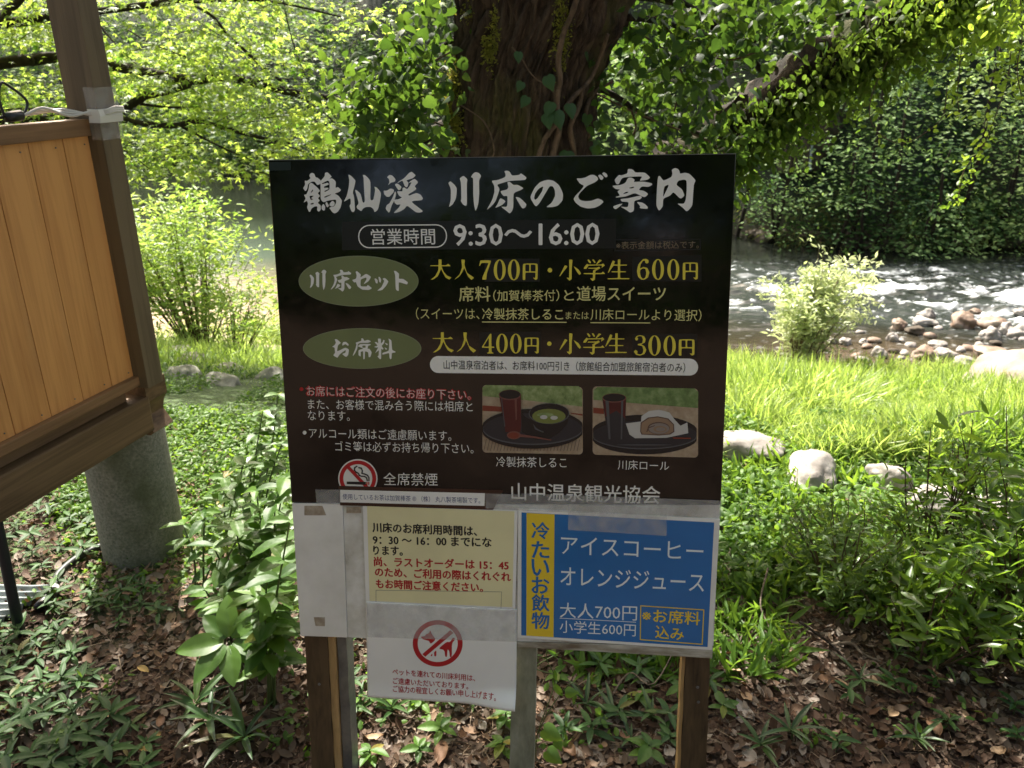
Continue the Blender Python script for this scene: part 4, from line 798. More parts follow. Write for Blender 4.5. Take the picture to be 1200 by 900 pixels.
# ================================================================== the big tree behind the board
def mat_bark(name, dark, light, moss=None, sc=14):
    m, N, L, P = newmat(name); c = coord(N, L, scale=(1, 1, .42)); n = N.new('ShaderNodeTexNoise'); n.inputs['Scale'].default_value = sc; n.inputs['Detail'].default_value = 9; n.inputs['Roughness'].default_value = .7; n.inputs['Distortion'].default_value = .5
    L.new(c.outputs[0], n.inputs[0]); r = ramp(N, [(.35, dark), (.55, tuple((a+b)/2 for a, b in zip(dark, light))), (.72, light)]); L.new(n.outputs[0], r.inputs[0])
    out = r.outputs[0]
    if moss:
        c2 = coord(N, L, scale=(1, 1, .5)); n2 = N.new('ShaderNodeTexNoise'); n2.inputs['Scale'].default_value = 5; n2.inputs['Detail'].default_value = 7; L.new(c2.outputs[0], n2.inputs[0])
        r2 = ramp(N, [(.53, (0, 0, 0)), (.66, (.8, .8, .8))]); L.new(n2.outputs[0], r2.inputs[0]); mx = N.new('ShaderNodeMix'); mx.data_type = 'RGBA'; L.new(r2.outputs[0], mx.inputs[0]); L.new(out, mx.inputs[6]); mx.inputs[7].default_value = (*moss, 1); out = mx.outputs[2]
    L.new(out, P.inputs['Base Color']); P.inputs['Roughness'].default_value = .9; P.inputs['Specular IOR Level'].default_value = .2
    b = N.new('ShaderNodeBump'); b.inputs['Strength'].default_value = .9; b.inputs['Distance'].default_value = .012; L.new(n.outputs[0], b.inputs['Height']); L.new(b.outputs[0], P.inputs['Normal']); return m
M_bark = mat_bark('furrowed_bark', (.008, .0055, .004), (.115, .080, .055), (.07, .07, .018), 22)
M_bough = mat_bark('mossy_bough_bark', (.006, .005, .003), (.055, .038, .022), (.05, .06, .014), 26)
M_branch = mat_bark('dark_branch_bark', (.010, .008, .006), (.05, .038, .026), None, 25)
M_moss = mat_leaf('moss_tufts', (.08, .095, .014), (.19, .19, .035), (.2, .2, .03), (.3, .28, .04), .3, .8, .1)
TD = 2.75
bt = empty('large_tree', (at(605, 180, TD).x, TD, 0), 'big old tree with thick furrowed mossy trunk rising behind the board', 'tree')
prof = [(0, 536, 735), (30, 538, 726), (60, 533, 709), (90, 525, 698), (130, 521, 692), (180, 518, 684), (230, 514, 684), (330, 505, 692), (430, 490, 706), (520, 470, 725)]
NA = 420
zz = []
for py in np.linspace(-200, 560, 420):
    if py < 0: xl = 536 + py*.05; xr = 735 - py*.30
    else: xl = np.interp(py, [a[0] for a in prof], [a[1] for a in prof]); xr = np.interp(py, [a[0] for a in prof], [a[2] for a in prof])
    a = at(xl, py, TD); b_ = at(xr, py, TD); zz.append((a.z, (a.x+b_.x)/2, (b_.x-a.x)/2*.97))
zz = sorted(zz); Vt = []
for z, cx, r in zz:
    th = np.linspace(0, 2*PI, NA, endpoint=False)
    fr = fbm(th*9+.6*np.sin(z*3), np.full(NA, z*1.1), 51, 4); fr2 = fbm(th*26, np.full(NA, z*6), 52, 3); wrap = .5-.5*np.cos(th)
    big = .10*np.sin(th*2+1.0+z*.5) + .07*np.sin(th*5+z*1.4) + .045*np.sin(th*8-z*2)
    fis = np.abs(fbm(th*13+.5*np.sin(z*5)+2*vnoise(th*5, np.full(NA, z*7), 57), np.full(NA, z*6), 53, 3)-.5)*2; fin = fbm(th*50, np.full(NA, z*30), 54, 3)
    rr = r*(1 + big*.6) + .040*(np.abs(fr-.5)*2) - .020 + .034*np.clip(fis*2.2, 0, 1)**.7 - .022 + .018*(fr2-.5) + .016*(fin-.5)
    Vt.append(np.stack([cx+rr*np.cos(th), TD+rr*np.sin(th)*.95, np.full(NA, z)], -1))
Vt = np.array(Vt); nr = len(Vt); idx = np.arange(nr*NA).reshape(nr, NA); nxt = np.roll(idx, -1, 1)
# close the seam smoothly by blending the noise over the back of the trunk
Vt[:, NA-8:, :] = Vt[:, NA-9:NA-8, :]*(1-np.linspace(.1, .95, 8))[None, :, None] + Vt[:, 0:1, :]*np.linspace(.1, .95, 8)[None, :, None]
me = mesh_np('trunk', Vt.reshape(-1, 3), np.stack([idx[:-1], nxt[:-1], nxt[1:], idx[1:]], -1).reshape(-1, 4), True); link('trunk', me, bt, M_bark)
# bough to the right, wrapped in moss and fern
bp = [at(680, 300, 2.9), at(760, 215, 3.0), at(830, 172, 3.1), at(905, 118, 3.15), at(985, 62, 3.2), at(1065, 10, 3.2), at(1150, -50, 3.25), at(1300, -140, 3.3)]
bm = bmesh.new(); tube(bm, spline(bp, 8), lerp_r(.10, .07, 57), 18, rough=.6, seed=3); link('bough', bm_mesh(bm, 'b', True), bt, M_bough)
bm = bmesh.new()
for pts, r0, r1 in (([at(735, 20, 2.75), at(775, 25, 2.9), at(800, 35, 3.0), at(840, 60, 3.2)], .012, .005), ([at(690, 100, 2.75), at(720, 112, 2.85), at(760, 138, 2.9), at(800, 150, 3.0), at(830, 160, 3.0)], .011, .006),
                    ([at(520, 148, 2.7), at(490, 165, 2.6), at(455, 172, 2.5), at(430, 178, 2.5)], .022, .010), ([at(525, 120, 2.7), at(500, 135, 2.65), at(470, 130, 2.6)], .008, .004), ([at(535, 45, 2.7), at(505, 60, 2.6), at(470, 70, 2.6)], .008, .003),
                    ([at(735, -10, 2.8), at(800, 5, 3.0), at(870, 60, 3.1), at(900, 90, 3.1)], .02, .01), ([at(1080, 0, 3.2), at(980, 20, 3.2), at(900, 40, 3.2), at(820, 90, 3.2)], .012, .006)):
    tube(bm, spline(pts, 5), lerp_r(r0, r1, 5*(len(pts)-1)+1), 8, rough=.2)
# upper limbs that carry the crown overhead
for pts in ([(.2, TD, 2.7), (.5, 2.9, 3.6), (1.5, 3.6, 4.3), (3.2, 4.6, 4.9)], [(.0, TD, 2.7), (-.4, 3.0, 3.7), (-1.6, 3.9, 4.4), (-3.2, 5.0, 4.8)], [(.1, TD, 2.8), (.1, 2.6, 3.8), (-.4, 1.6, 4.6), (-1.2, .2, 5.1)], [(.2, TD, 2.8), (.6, 3.2, 4.0), (.4, 4.4, 4.8), (.2, 6, 5.2)]):
    tube(bm, spline(pts, 6), lerp_r(.16, .04, 19), 10, rough=.2)
link('limb', bm_mesh(bm, 'l', True), bt, M_branch)
# crown overhead: layered sprays with gaps
M_crown = mat_leaf('canopy_leaf', (.045, .085, .015), (.075, .12, .02), (.16, .28, .03), (.22, .34, .04), .35)
NS = 1500; cpx = rng.uniform(-5.5, 4.6, NS); cpy = rng.uniform(-1.6, 6.2, NS); cpz = rng.uniform(3.7, 5.2, NS) + .12*np.abs(cpx)
keep = fbm(cpx*.75, cpy*.75, 61, 3) + .12*fbm(cpx*3, cpy*3, 62) < .575
keep &= ~((cpy > 4.9) & (fbm(cpx*1.6, cpy*1.6, 63) > .44))
cpx, cpy, cpz = cpx[keep], cpy[keep], cpz[keep]; k = 11
pos = np.repeat(np.stack([cpx, cpy, cpz], -1), k, 0) + rng.normal(size=(len(cpx)*k, 3))*[.20, .20, .07]
gp = pos - np.array([SUNV.x, SUNV.y, SUNV.z])[None]*(pos[:, 2:3]/SUNV.z)      # where each leaf's shade would land: gaps cut in the unseen crown let sun patches fall here
kk = np.ones(len(pos), bool)
for px, py, r_ in ((875, 825, .10), (1070, 850, .20), (1150, 830, .13), (75, 580, .25), (225, 700, .07), (50, 640, .12), (300, 500, .14), (960, 800, .09), (180, 865, .06), (900, 620, .22), (1060, 640, .25), (720, 850, .06), (860, 700, .12), (1000, 700, .10)):
    q = ground(px, py); kk &= ((gp[:, 0]-q.x)**2 + (gp[:, 1]-q.y)**2) > r_**2
pos = pos[kk]
cloud('crown', OVAL, pos, rng.uniform(.11, .17, len(pos)), M_crown, bt, flat=.35, nup=1.4)
# moss on the trunk's left edge and down its face
def trunk_pt(px, py):
    r = ray(px, py); c = Vector((0, 0, CAMZ)); best = None
    z = at(px, py, TD-.2).z; i = min(range(len(zz)), key=lambda i: abs(zz[i][0]-z)); _, cx, rr = zz[i]; ox = -cx; A_ = r.x**2+r.y**2; B_ = 2*(r.x*(-cx)+r.y*(-TD)); C_ = cx*cx+TD*TD-(rr*1.03)**2; D_ = B_*B_-4*A_*C_
    if D_ < 0: return at(px, py, TD)
    return c + r*((-B_-math.sqrt(D_))/(2*A_))
mp = []
for px, py, sx, sy, n_ in ((528, 130, 4, 22, 420), (532, 95, 3, 14, 200), (545, 10, 4, 8, 80), (575, 60, 3, 12, 90), (580, 30, 2, 12, 60), (570, 55, 2, 7, 60), (535, 150, 4, 12, 150), (660, 30, 5, 25, 140), (655, 60, 4, 20, 90)):
    for _ in range(int(n_*2.2)): mp.append(trunk_pt(max(524, px+rnd.gauss(0, sx)), py+rnd.gauss(0, sy)) + Vector((rnd.uniform(-.005, .005), -.004, 0)))
cloud('moss', RHOMB, np.array([tuple(p) for p in mp]), rng.uniform(.006, .016, len(mp)), M_moss, bt, flat=1, nup=0)['kind'] = 'stuff'
# ivy stems climbing the trunk
M_vine = mat_bark('ivy_stem_bark', (.05, .034, .022), (.19, .13, .085), None, 40)
iv = empty('trunk_ivy', (.05, TD-.35, .6), 'ivy with thick ropy stems and a few glossy leaves climbing the trunk face', 'ivy')
bm = bmesh.new()
for pl, r0, r1 in (([(645, 215), (648, 180), (655, 150), (652, 120), (656, 95), (654, 70), (660, 40), (672, 10), (680, -20)], .011, .008), ([(628, 210), (632, 180), (640, 160), (655, 140), (668, 118), (690, 95), (702, 70), (712, 40)], .009, .006),
                    ([(560, 185), (578, 182), (576, 160), (565, 140), (545, 126), (538, 122)], .0028, .0022), ([(665, 215), (672, 180), (668, 150), (678, 125), (684, 100)], .010, .007), ([(600, 55), (612, 70), (622, 86), (634, 96), (650, 100)], .0022, .0016), ([(684, 215), (690, 170), (686, 135), (695, 110), (718, 95)], .008, .005)):
    pts = [trunk_pt(*p)+Vector((0, -.008, 0)) for p in pl]; sp_ = spline(pts, 6); tube(bm, sp_, lerp_r(r0, r1, len(sp_)), 8, rough=.3)
link('stem', bm_mesh(bm, 's', True), iv, M_vine)
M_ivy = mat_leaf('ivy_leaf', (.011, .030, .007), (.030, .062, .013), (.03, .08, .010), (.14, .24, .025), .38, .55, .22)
M_glossy = mat_leaf('glossy_dark_leaf', (.016, .045, .010), (.030, .070, .016), (.05, .10, .02), (.08, .16, .03), .2, .42, .35)
def heart_mesh():
    V, T = HEART; me = mesh_np('leaf', V, T, True); me.materials.append(M_glossy); return me
hm = heart_mesh()
def leaf_obj(name, me, p, axis, nrm, size, parent):
    a = Vector(axis).normalized(); n = Vector(nrm); n = (n - a*n.dot(a)).normalized(); b_ = n.cross(a)
    M_ = Matrix((( a.x, b_.x, n.x, p[0]), (a.y, b_.y, n.y, p[1]), (a.z, b_.z, n.z, p[2]), (0, 0, 0, 1))) @ Matrix.Scale(size, 4)
    o = bpy.data.objects.new(name, me); COL.objects.link(o); o.parent = parent
    if parent: o.matrix_parent_inverse = (Matrix.Translation(parent.location) @ parent.rotation_euler.to_matrix().to_4x4()).inverted()
    o.matrix_basis = M_; return o
for px, py, s_ in ((645, 118, .05), (652, 128, .06), (640, 132, .05), (608, 60, .035), (668, 120, .05), (612, 95, .035), (618, 112, .04), (690, 150, .04), (665, 175, .065), (640, 88, .05), (697, 162, .06)):
    p = trunk_pt(px, py)+Vector((0, -.03, 0)); leaf_obj('leaf', hm, p, (rnd.uniform(-.6, .6), -.3, -1), (rnd.uniform(-.4, .4), -1, .5), s_, iv)
# masses of ivy and hanging leaf either side of the trunk
def frame_cloud(name, tmpl, spec, size, mat, parent, **kw):
    """spec: (px, py, spread px, depth, depth spread, count)"""
    P_ = []
    for px, py, sx, sy, dp, ds, n_ in spec:
        for _ in range(n_):
            P_.append(tuple(at(px+rnd.gauss(0, sx), py+rnd.gauss(0, sy), dp+rnd.gauss(0, ds))))
    return cloud(name, tmpl, np.array(P_), rng.uniform(size[0], size[1], len(P_)), mat, parent, **kw)
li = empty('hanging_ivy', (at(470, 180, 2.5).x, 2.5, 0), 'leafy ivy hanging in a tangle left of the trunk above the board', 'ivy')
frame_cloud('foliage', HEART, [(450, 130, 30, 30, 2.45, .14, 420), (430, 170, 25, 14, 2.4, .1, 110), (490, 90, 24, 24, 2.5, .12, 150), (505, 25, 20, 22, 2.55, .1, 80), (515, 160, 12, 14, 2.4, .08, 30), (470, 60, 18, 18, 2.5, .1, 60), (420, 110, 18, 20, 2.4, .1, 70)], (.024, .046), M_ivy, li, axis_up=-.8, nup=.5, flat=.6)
bm = bmesh.new()
for pts in ([(530, 150), (490, 140), (450, 150), (420, 185)], [(530, 60), (495, 80), (460, 110), (430, 150)], [(520, 110), (480, 120), (455, 170)], [(515, 165), (500, 172), (490, 185), (470, 195)]): sp_ = spline([at(x, y, 2.5) for x, y in pts], 5); tube(bm, sp_, .003, 6)
link('stem', bm_mesh(bm, 's', True), li, M_vine)
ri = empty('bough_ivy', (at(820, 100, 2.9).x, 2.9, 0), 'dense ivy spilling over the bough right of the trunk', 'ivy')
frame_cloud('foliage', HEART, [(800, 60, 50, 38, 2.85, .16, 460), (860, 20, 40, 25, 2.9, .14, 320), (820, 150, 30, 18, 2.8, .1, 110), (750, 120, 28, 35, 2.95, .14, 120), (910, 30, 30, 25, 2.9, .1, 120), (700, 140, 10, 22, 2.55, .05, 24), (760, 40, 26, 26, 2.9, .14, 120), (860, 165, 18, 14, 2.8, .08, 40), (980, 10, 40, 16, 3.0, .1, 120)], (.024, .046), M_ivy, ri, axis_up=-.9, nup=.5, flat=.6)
bm = bmesh.new()
for pts in ([(700, 110), (740, 130), (790, 150), (830, 165), (860, 190)], [(735, 30), (780, 60), (800, 90), (790, 130)], [(760, 10), (800, 50), (850, 70), (890, 60)], [(740, 130), (745, 150), (735, 170)]): sp_ = spline([at(x, y, 2.85) for x, y in pts], 5); tube(bm, sp_, .0035, 6)
link('stem', bm_mesh(bm, 's', True), ri, M_vine)
fe = empty('bough_fern', (at(980, 100, 3.1).x, 3.1, 0), 'drooping ferns and moss hanging under the mossy bough', 'fern')
sp_ = spline(bp, 20); P_, A_ = [], []
for i in range(9500):
    t = rnd.uniform(.20, .90); q = sp_[int(t*(len(sp_)-1))]; dd = rnd.random()**1.5; hh = .35+.65*vnoise(t*22, i*0, 77); P_.append((q.x+rnd.gauss(0, .05), q.y-.05+rnd.gauss(0, .07), q.z+rnd.uniform(-.10, .07)-dd*.26*hh*rnd.choice((.2, .6, 1))))
P_ = np.array(P_); M_fern = mat_leaf('fern_frond', (.035, .06, .010), (.08, .11, .02), (.07, .15, .015), (.22, .35, .04), .4, .6, .2)
n_ = len(P_); V, T_ = leaves_np(OVAL, P_, norm(rng.normal(size=(n_, 3))*[.6, .6, .4] + [.15, 0, -.8]), rdir(n_, .2), rng.uniform(.018, .040, n_)); link('foliage', mesh_np('f', V, T_), fe, M_fern)
# ================================================================== maple on the left
mt = empty('maple_tree', (-5.2, 6.0, hz(-5.2, 6.0)), 'bright green maple with long dark limbs reaching over the bank on the left', 'tree')
limbs = [([(-5.2, 6.0, -1), (-5.15, 6.0, .5), (-5.0, 6.1, 2.2), (-4.8, 6.0, 4.2)], .15, .08)]
L_ = [([(-260, 60), (-60, 40), (0, 28), (35, 24), (70, 18), (140, 10), (260, -8)], 5.6, .045, .018), ([(-260, 10), (-40, 35), (10, 12), (40, -20)], 5.4, .04, .02), ([(-240, 110), (0, 75), (40, 70), (80, 66), (130, 77), (165, 83), (200, 90), (235, 93), (262, 90), (300, 98), (340, 108), (400, 118)], 5.9, .042, .026),
      ([(-230, 150), (0, 134), (60, 131), (110, 132), (140, 130), (158, 120), (172, 112), (200, 106), (225, 98), (245, 92)], 5.8, .038, .020), ([(-200, 170), (-30, 150), (60, 138), (140, 140), (165, 145), (205, 147), (232, 142), (262, 150), (300, 160), (340, 168)], 5.7, .032, .010),
      ([(225, 5), (250, 20), (268, 42), (290, 62), (310, 80), (330, 95)], 5.9, .009, .012), ([(210, 147), (235, 160), (265, 175), (290, 185)], 5.7, .010, .004), ([(165, 122), (200, 126), (240, 126), (270, 140)], 5.8, .010, .004), ([(112, 22), (125, 40), (145, 62), (160, 75)], 5.8, .006, .005),
      ([(150, 35), (175, 50), (205, 62), (240, 75)], 5.9, .006, .004), ([(215, 3), (300, 0), (350, 8), (400, 20)], 6.0, .010, .006), ([(330, -10), (338, 30), (350, 70), (365, 105)], 5.9, .005, .004), ([(300, 165), (340, 172), (380, 190), (420, 200)], 5.7, .006, .003), ([(340, 108), (370, 125), (400, 150), (440, 175)], 5.9, .012, .006)]
bm = bmesh.new()
for pts, r0, r1 in limbs: sp_ = spline(pts, 6); tube(bm, sp_, lerp_r(r0, r1, len(sp_)), 12, rough=.15)
link('trunk', bm_mesh(bm, 't', True), mt, M_branch)
for pts, dp, r0, r1 in L_:
    bm = bmesh.new(); q = [at(x, y, dp + .12*math.sin(x*.02)) for x, y in pts]
    if pts[0][0] < -150: q = [Vector((-5.1, 6.05, q[0].z + .25))] + q
    sp_ = spline(q, 6); tube(bm, sp_, lerp_r(r0, r1, len(sp_)), 9, rough=.22); link('branch', bm_mesh(bm, 'b', True), mt, M_branch)
M_maple = mat_leaf('maple_leaf', (.04, .09, .014), (.10, .16, .025), (.10, .24, .02), (.56, .70, .11), .58, .5, .35)
sprays = []
for _ in range(2300):
    px = rnd.uniform(-320, 500); py = rnd.uniform(-110, 238)
    if px > 130 and py > 205 + .10*(px-130)*math.sin(px*.03): continue
    if px > 340 and rnd.random() < (px-340)/200: continue
    if vnoise(px*.016+3, py*.030, 71) < .45 and rnd.random() < .9: continue
    if 60 < py < 120 and 255 < px < 340 and rnd.random() < .4: continue
    sprays.append(tuple(at(px, py, rnd.uniform(5.2, 7.4))))
sprays = np.array(sprays); k = 26; n_ = len(sprays)*k
tilt = np.repeat(rng.normal(size=(len(sprays), 3))*[.22, .22, 0] + [0, 0, 1], k, 0); off = rng.normal(size=(n_, 3))*[.17, .17, .035]
pos = np.repeat(sprays, k, 0) + off; pos[:, 2] -= .5*(off[:, 0]*tilt[:, 0] + off[:, 1]*tilt[:, 1])
V, T_ = leaves_np(MAPLE, pos, norm(off*[1, 1, .2] + rng.normal(size=(n_, 3))*.08 + [0, 0, -.05]), tilt + rng.normal(size=(n_, 3))*.30, rng.uniform(.034, .064, n_))
link('foliage', mesh_np('f', V, T_), mt, M_maple)
# twigs inside the sprays
P_ = []; bm = bmesh.new()
for s_ in sprays[::3]:
    a = Vector(s_); d = Vector((rnd.uniform(-1, 1), rnd.uniform(-1, 1), rnd.uniform(-.1, .3))).normalized()*rnd.uniform(.2, .5); tube(bm, [a-d*.5, a+Vector((0, 0, .02)), a+d*.5], [.003, .0025, .0015], 4, cap=False)
link('twig', bm_mesh(bm, 't'), mt, M_branch)['kind'] = 'stuff'

# ================================================================== woods on the far bank
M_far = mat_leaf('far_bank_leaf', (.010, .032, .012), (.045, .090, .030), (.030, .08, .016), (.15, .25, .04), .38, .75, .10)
M_farlit = mat_leaf('far_sunlit_leaf', (.10, .19, .05), (.28, .38, .14), (.22, .40, .07), (.48, .62, .20), .48, .6, .25)  # sunlit crowns: the brightness is put into a paler leaf colour
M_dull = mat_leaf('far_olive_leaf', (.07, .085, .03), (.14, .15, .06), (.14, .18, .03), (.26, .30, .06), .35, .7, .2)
def hill_points(n, x0, x1, d0, d1, lift=.5):
    x = rng.uniform(x0, x1, n); d = rng.uniform(d0, d1, n); y = far_shore(x)+d; k = fbm(x*.9, y*1.5, 81, 4)
    up = .12 + lift*np.clip((k-.35)*3.0, 0, 1.4)*rng.uniform(.4, 1, n); z = height(x, y) + up*.7; y = y - up
    ok = rng.random(n) < np.clip((k-.34)*5, .06, 1)*np.clip((fbm(x*.45+5, z*.7, 85, 3)-.33)*6, .10, 1); return np.stack([x, y, z], -1)[ok]
def sprayed(pts, k, sp_, size, tmpl, mat, name, parent=None, tilt_amt=.3, droop=-.15, **kw):
    n = len(pts)*k; off = rng.normal(size=(n, 3))*[sp_, sp_, sp_*.22]; tl = np.repeat(rng.normal(size=(len(pts), 3))*[tilt_amt, tilt_amt, 0] + [0, -.8, 1], k, 0)
    pos = np.repeat(pts, k, 0)+off; pos[:, 2] -= off[:, 0]*tl[:, 0]+off[:, 1]*tl[:, 1]
    V, T_ = leaves_np(tmpl, pos, norm(off*[1, 1, .2] + [0, 0, droop*sp_] + rng.normal(size=(n, 3))*.3*sp_), tl + rng.normal(size=(n, 3))*.35, rng.uniform(size[0], size[1], n))
    return link(name, mesh_np(name, V, T_), parent, mat)
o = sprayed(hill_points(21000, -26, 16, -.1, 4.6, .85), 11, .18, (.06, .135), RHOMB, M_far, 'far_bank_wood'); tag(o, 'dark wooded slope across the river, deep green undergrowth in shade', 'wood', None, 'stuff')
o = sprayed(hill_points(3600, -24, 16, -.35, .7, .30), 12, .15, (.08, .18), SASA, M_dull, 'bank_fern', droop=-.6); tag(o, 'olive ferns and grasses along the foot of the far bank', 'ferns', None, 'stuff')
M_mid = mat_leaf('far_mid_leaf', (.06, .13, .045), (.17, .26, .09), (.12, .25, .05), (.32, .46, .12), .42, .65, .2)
def far_tree(px, py, dpt, r, n, mat, label, size=(.07, .13), k=16, lay=5, name='far_tree', group=None, tm=None):
    c = at(px, py, dpt)
    if size[1] > .15: c = at(px, py, float(far_shore(c.x))+1.2); c = at(px, py, float(far_shore(c.x))+1.2)
    else: c = at(px, py, float(far_shore(c.x))-.7); c = at(px, py, float(far_shore(c.x))-.7)
    gz = hz(c.x, c.y+.4); root = empty(name, (c.x, c.y, gz), label, 'tree', group)
    bm = bmesh.new(); sp_ = spline([(c.x, c.y+.5, gz-.3), (c.x+.1, c.y+.1, (gz+c.z)/2), (c.x, c.y, c.z), (c.x+.05, c.y, c.z+r*.6)], 5); tube(bm, sp_, lerp_r(.045, .012, len(sp_)), 8, rough=.2); link('trunk', bm_mesh(bm, 't', True), root, M_branch)
    pts = []
    for i in range(n):
        a = rnd.uniform(0, 2*PI); rr = r*math.sqrt(rnd.random()); l = rnd.randrange(lay); z = c.z + (l/(lay-1)-.5)*r*1.3 + rnd.gauss(0, .05)
        pts.append((c.x+rr*math.cos(a)*(1.15-.5*l/lay), c.y+rr*math.sin(a)*(1.15-.5*l/lay), z-.22*rr*rr/r))
    sprayed(np.array(pts), k, .15*max(1, r*.7), size, tm or RHOMB, mat, 'crown', root, .2); return root
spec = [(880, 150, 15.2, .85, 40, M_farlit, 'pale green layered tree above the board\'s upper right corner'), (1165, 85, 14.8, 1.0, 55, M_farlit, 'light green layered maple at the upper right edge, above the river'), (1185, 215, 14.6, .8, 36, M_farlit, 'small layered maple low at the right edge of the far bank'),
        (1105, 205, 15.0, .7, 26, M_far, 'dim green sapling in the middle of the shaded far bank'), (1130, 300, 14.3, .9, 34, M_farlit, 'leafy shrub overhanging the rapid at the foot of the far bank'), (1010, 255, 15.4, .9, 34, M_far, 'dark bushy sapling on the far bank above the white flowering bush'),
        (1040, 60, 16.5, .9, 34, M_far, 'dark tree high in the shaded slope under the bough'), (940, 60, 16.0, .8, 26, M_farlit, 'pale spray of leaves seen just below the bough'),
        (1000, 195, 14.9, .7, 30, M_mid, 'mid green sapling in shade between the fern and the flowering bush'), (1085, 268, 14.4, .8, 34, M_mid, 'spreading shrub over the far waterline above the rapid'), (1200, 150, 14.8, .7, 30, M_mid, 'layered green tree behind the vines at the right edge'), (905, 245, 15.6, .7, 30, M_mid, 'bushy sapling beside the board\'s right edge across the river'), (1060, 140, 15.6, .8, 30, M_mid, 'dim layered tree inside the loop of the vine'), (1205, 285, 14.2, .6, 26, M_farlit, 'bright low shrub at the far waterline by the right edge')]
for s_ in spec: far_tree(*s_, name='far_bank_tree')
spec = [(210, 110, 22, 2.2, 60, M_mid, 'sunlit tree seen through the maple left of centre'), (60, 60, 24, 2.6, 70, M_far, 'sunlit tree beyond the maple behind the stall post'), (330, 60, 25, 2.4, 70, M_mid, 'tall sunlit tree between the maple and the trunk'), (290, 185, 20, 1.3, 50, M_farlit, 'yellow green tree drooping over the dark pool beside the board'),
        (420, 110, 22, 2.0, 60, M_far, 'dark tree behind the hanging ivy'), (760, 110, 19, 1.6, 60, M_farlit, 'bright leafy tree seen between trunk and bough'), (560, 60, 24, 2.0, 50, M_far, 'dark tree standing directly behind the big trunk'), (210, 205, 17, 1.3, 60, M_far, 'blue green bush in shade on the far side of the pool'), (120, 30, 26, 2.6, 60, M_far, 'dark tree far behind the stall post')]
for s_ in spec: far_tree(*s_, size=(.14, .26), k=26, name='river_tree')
# brown rock face with a thin fall
def rock(name, label, loc, size, seed, mat, cat='rock', group=None, sub=4, rough=.28, rz=None, kind=None, parent=None):
    bm = bmesh.new(); bmesh.ops.create_icosphere(bm, subdivisions=sub, radius=1); sd = Vector((seed*3.7, seed*1.3, -seed*2.1))
    for v in bm.verts:
        p = v.co.copy(); d = 1 + rough*(mnoise.noise(p*1.1+sd)*1.2 + .45*mnoise.noise(p*2.6+sd) + .18*mnoise.noise(p*7+sd)); q = p*d
        q.z = q.z if q.z > -.3 else -.3+(q.z+.3)*.3; v.co = Vector((q.x*size[0], q.y*size[1], q.z*size[2]))
    o = bpy.data.objects.new(name, bm_mesh(bm, name, True)); COL.objects.link(o); o.data.materials.append(mat); o.location = loc; o.rotation_euler = (0, 0, seed*1.1 if rz is None else rz)
    if label: tag(o, label, cat, group, kind)
    return o
M_rockw = mat_noise('pale_river_stone', [(.3, (.12, .10, .085)), (.5, (.24, .22, .20)), (.7, (.38, .36, .33))], scale=5, rough=.7, bump=.4, bscale=40, dist=.01)
M_rockr = mat_noise('rusty_river_stone', [(.3, (.08, .05, .035)), (.5, (.17, .115, .08)), (.7, (.32, .27, .22))], scale=5, rough=.65, bump=.4, bscale=40, dist=.01)
M_rockd = mat_noise('dark_bank_rock', [(.3, (.025, .02, .015)), (.5, (.06, .045, .03)), (.7, (.12, .10, .07))], scale=4, rough=.85, bump=.6, bscale=20, dist=.03)
M_rockm = mat_noise('mossy_stone', [(.3, (.10, .10, .075)), (.5, (.20, .195, .155)), (.62, (.30, .29, .25)), (.75, (.09, .12, .04))], scale=9, rough=.9, bump=.5, bscale=50, dist=.01)
c = at(945, 160, 16.6); rock('rock_face', 'brown rock outcrop with a thin waterfall in the shaded far bank', c, (.9, .7, 1.5), 4, M_rockd, 'rock', sub=5, rough=.5)
bm = bmesh.new(); pts = [at(957, 130, 15.9), at(955, 148, 15.85), at(952, 165, 15.8), at(950, 185, 15.7), at(949, 200, 15.6)]; tube(bm, spline(pts, 4), lerp_r(.012, .03, 17), 6, rough=.6)
tag(link('waterfall', bm_mesh(bm, 'w', True), None, mat_flat('falling_water', (.22, .25, .28), .3)), 'thin thread of falling water on the brown rock outcrop', 'waterfall')
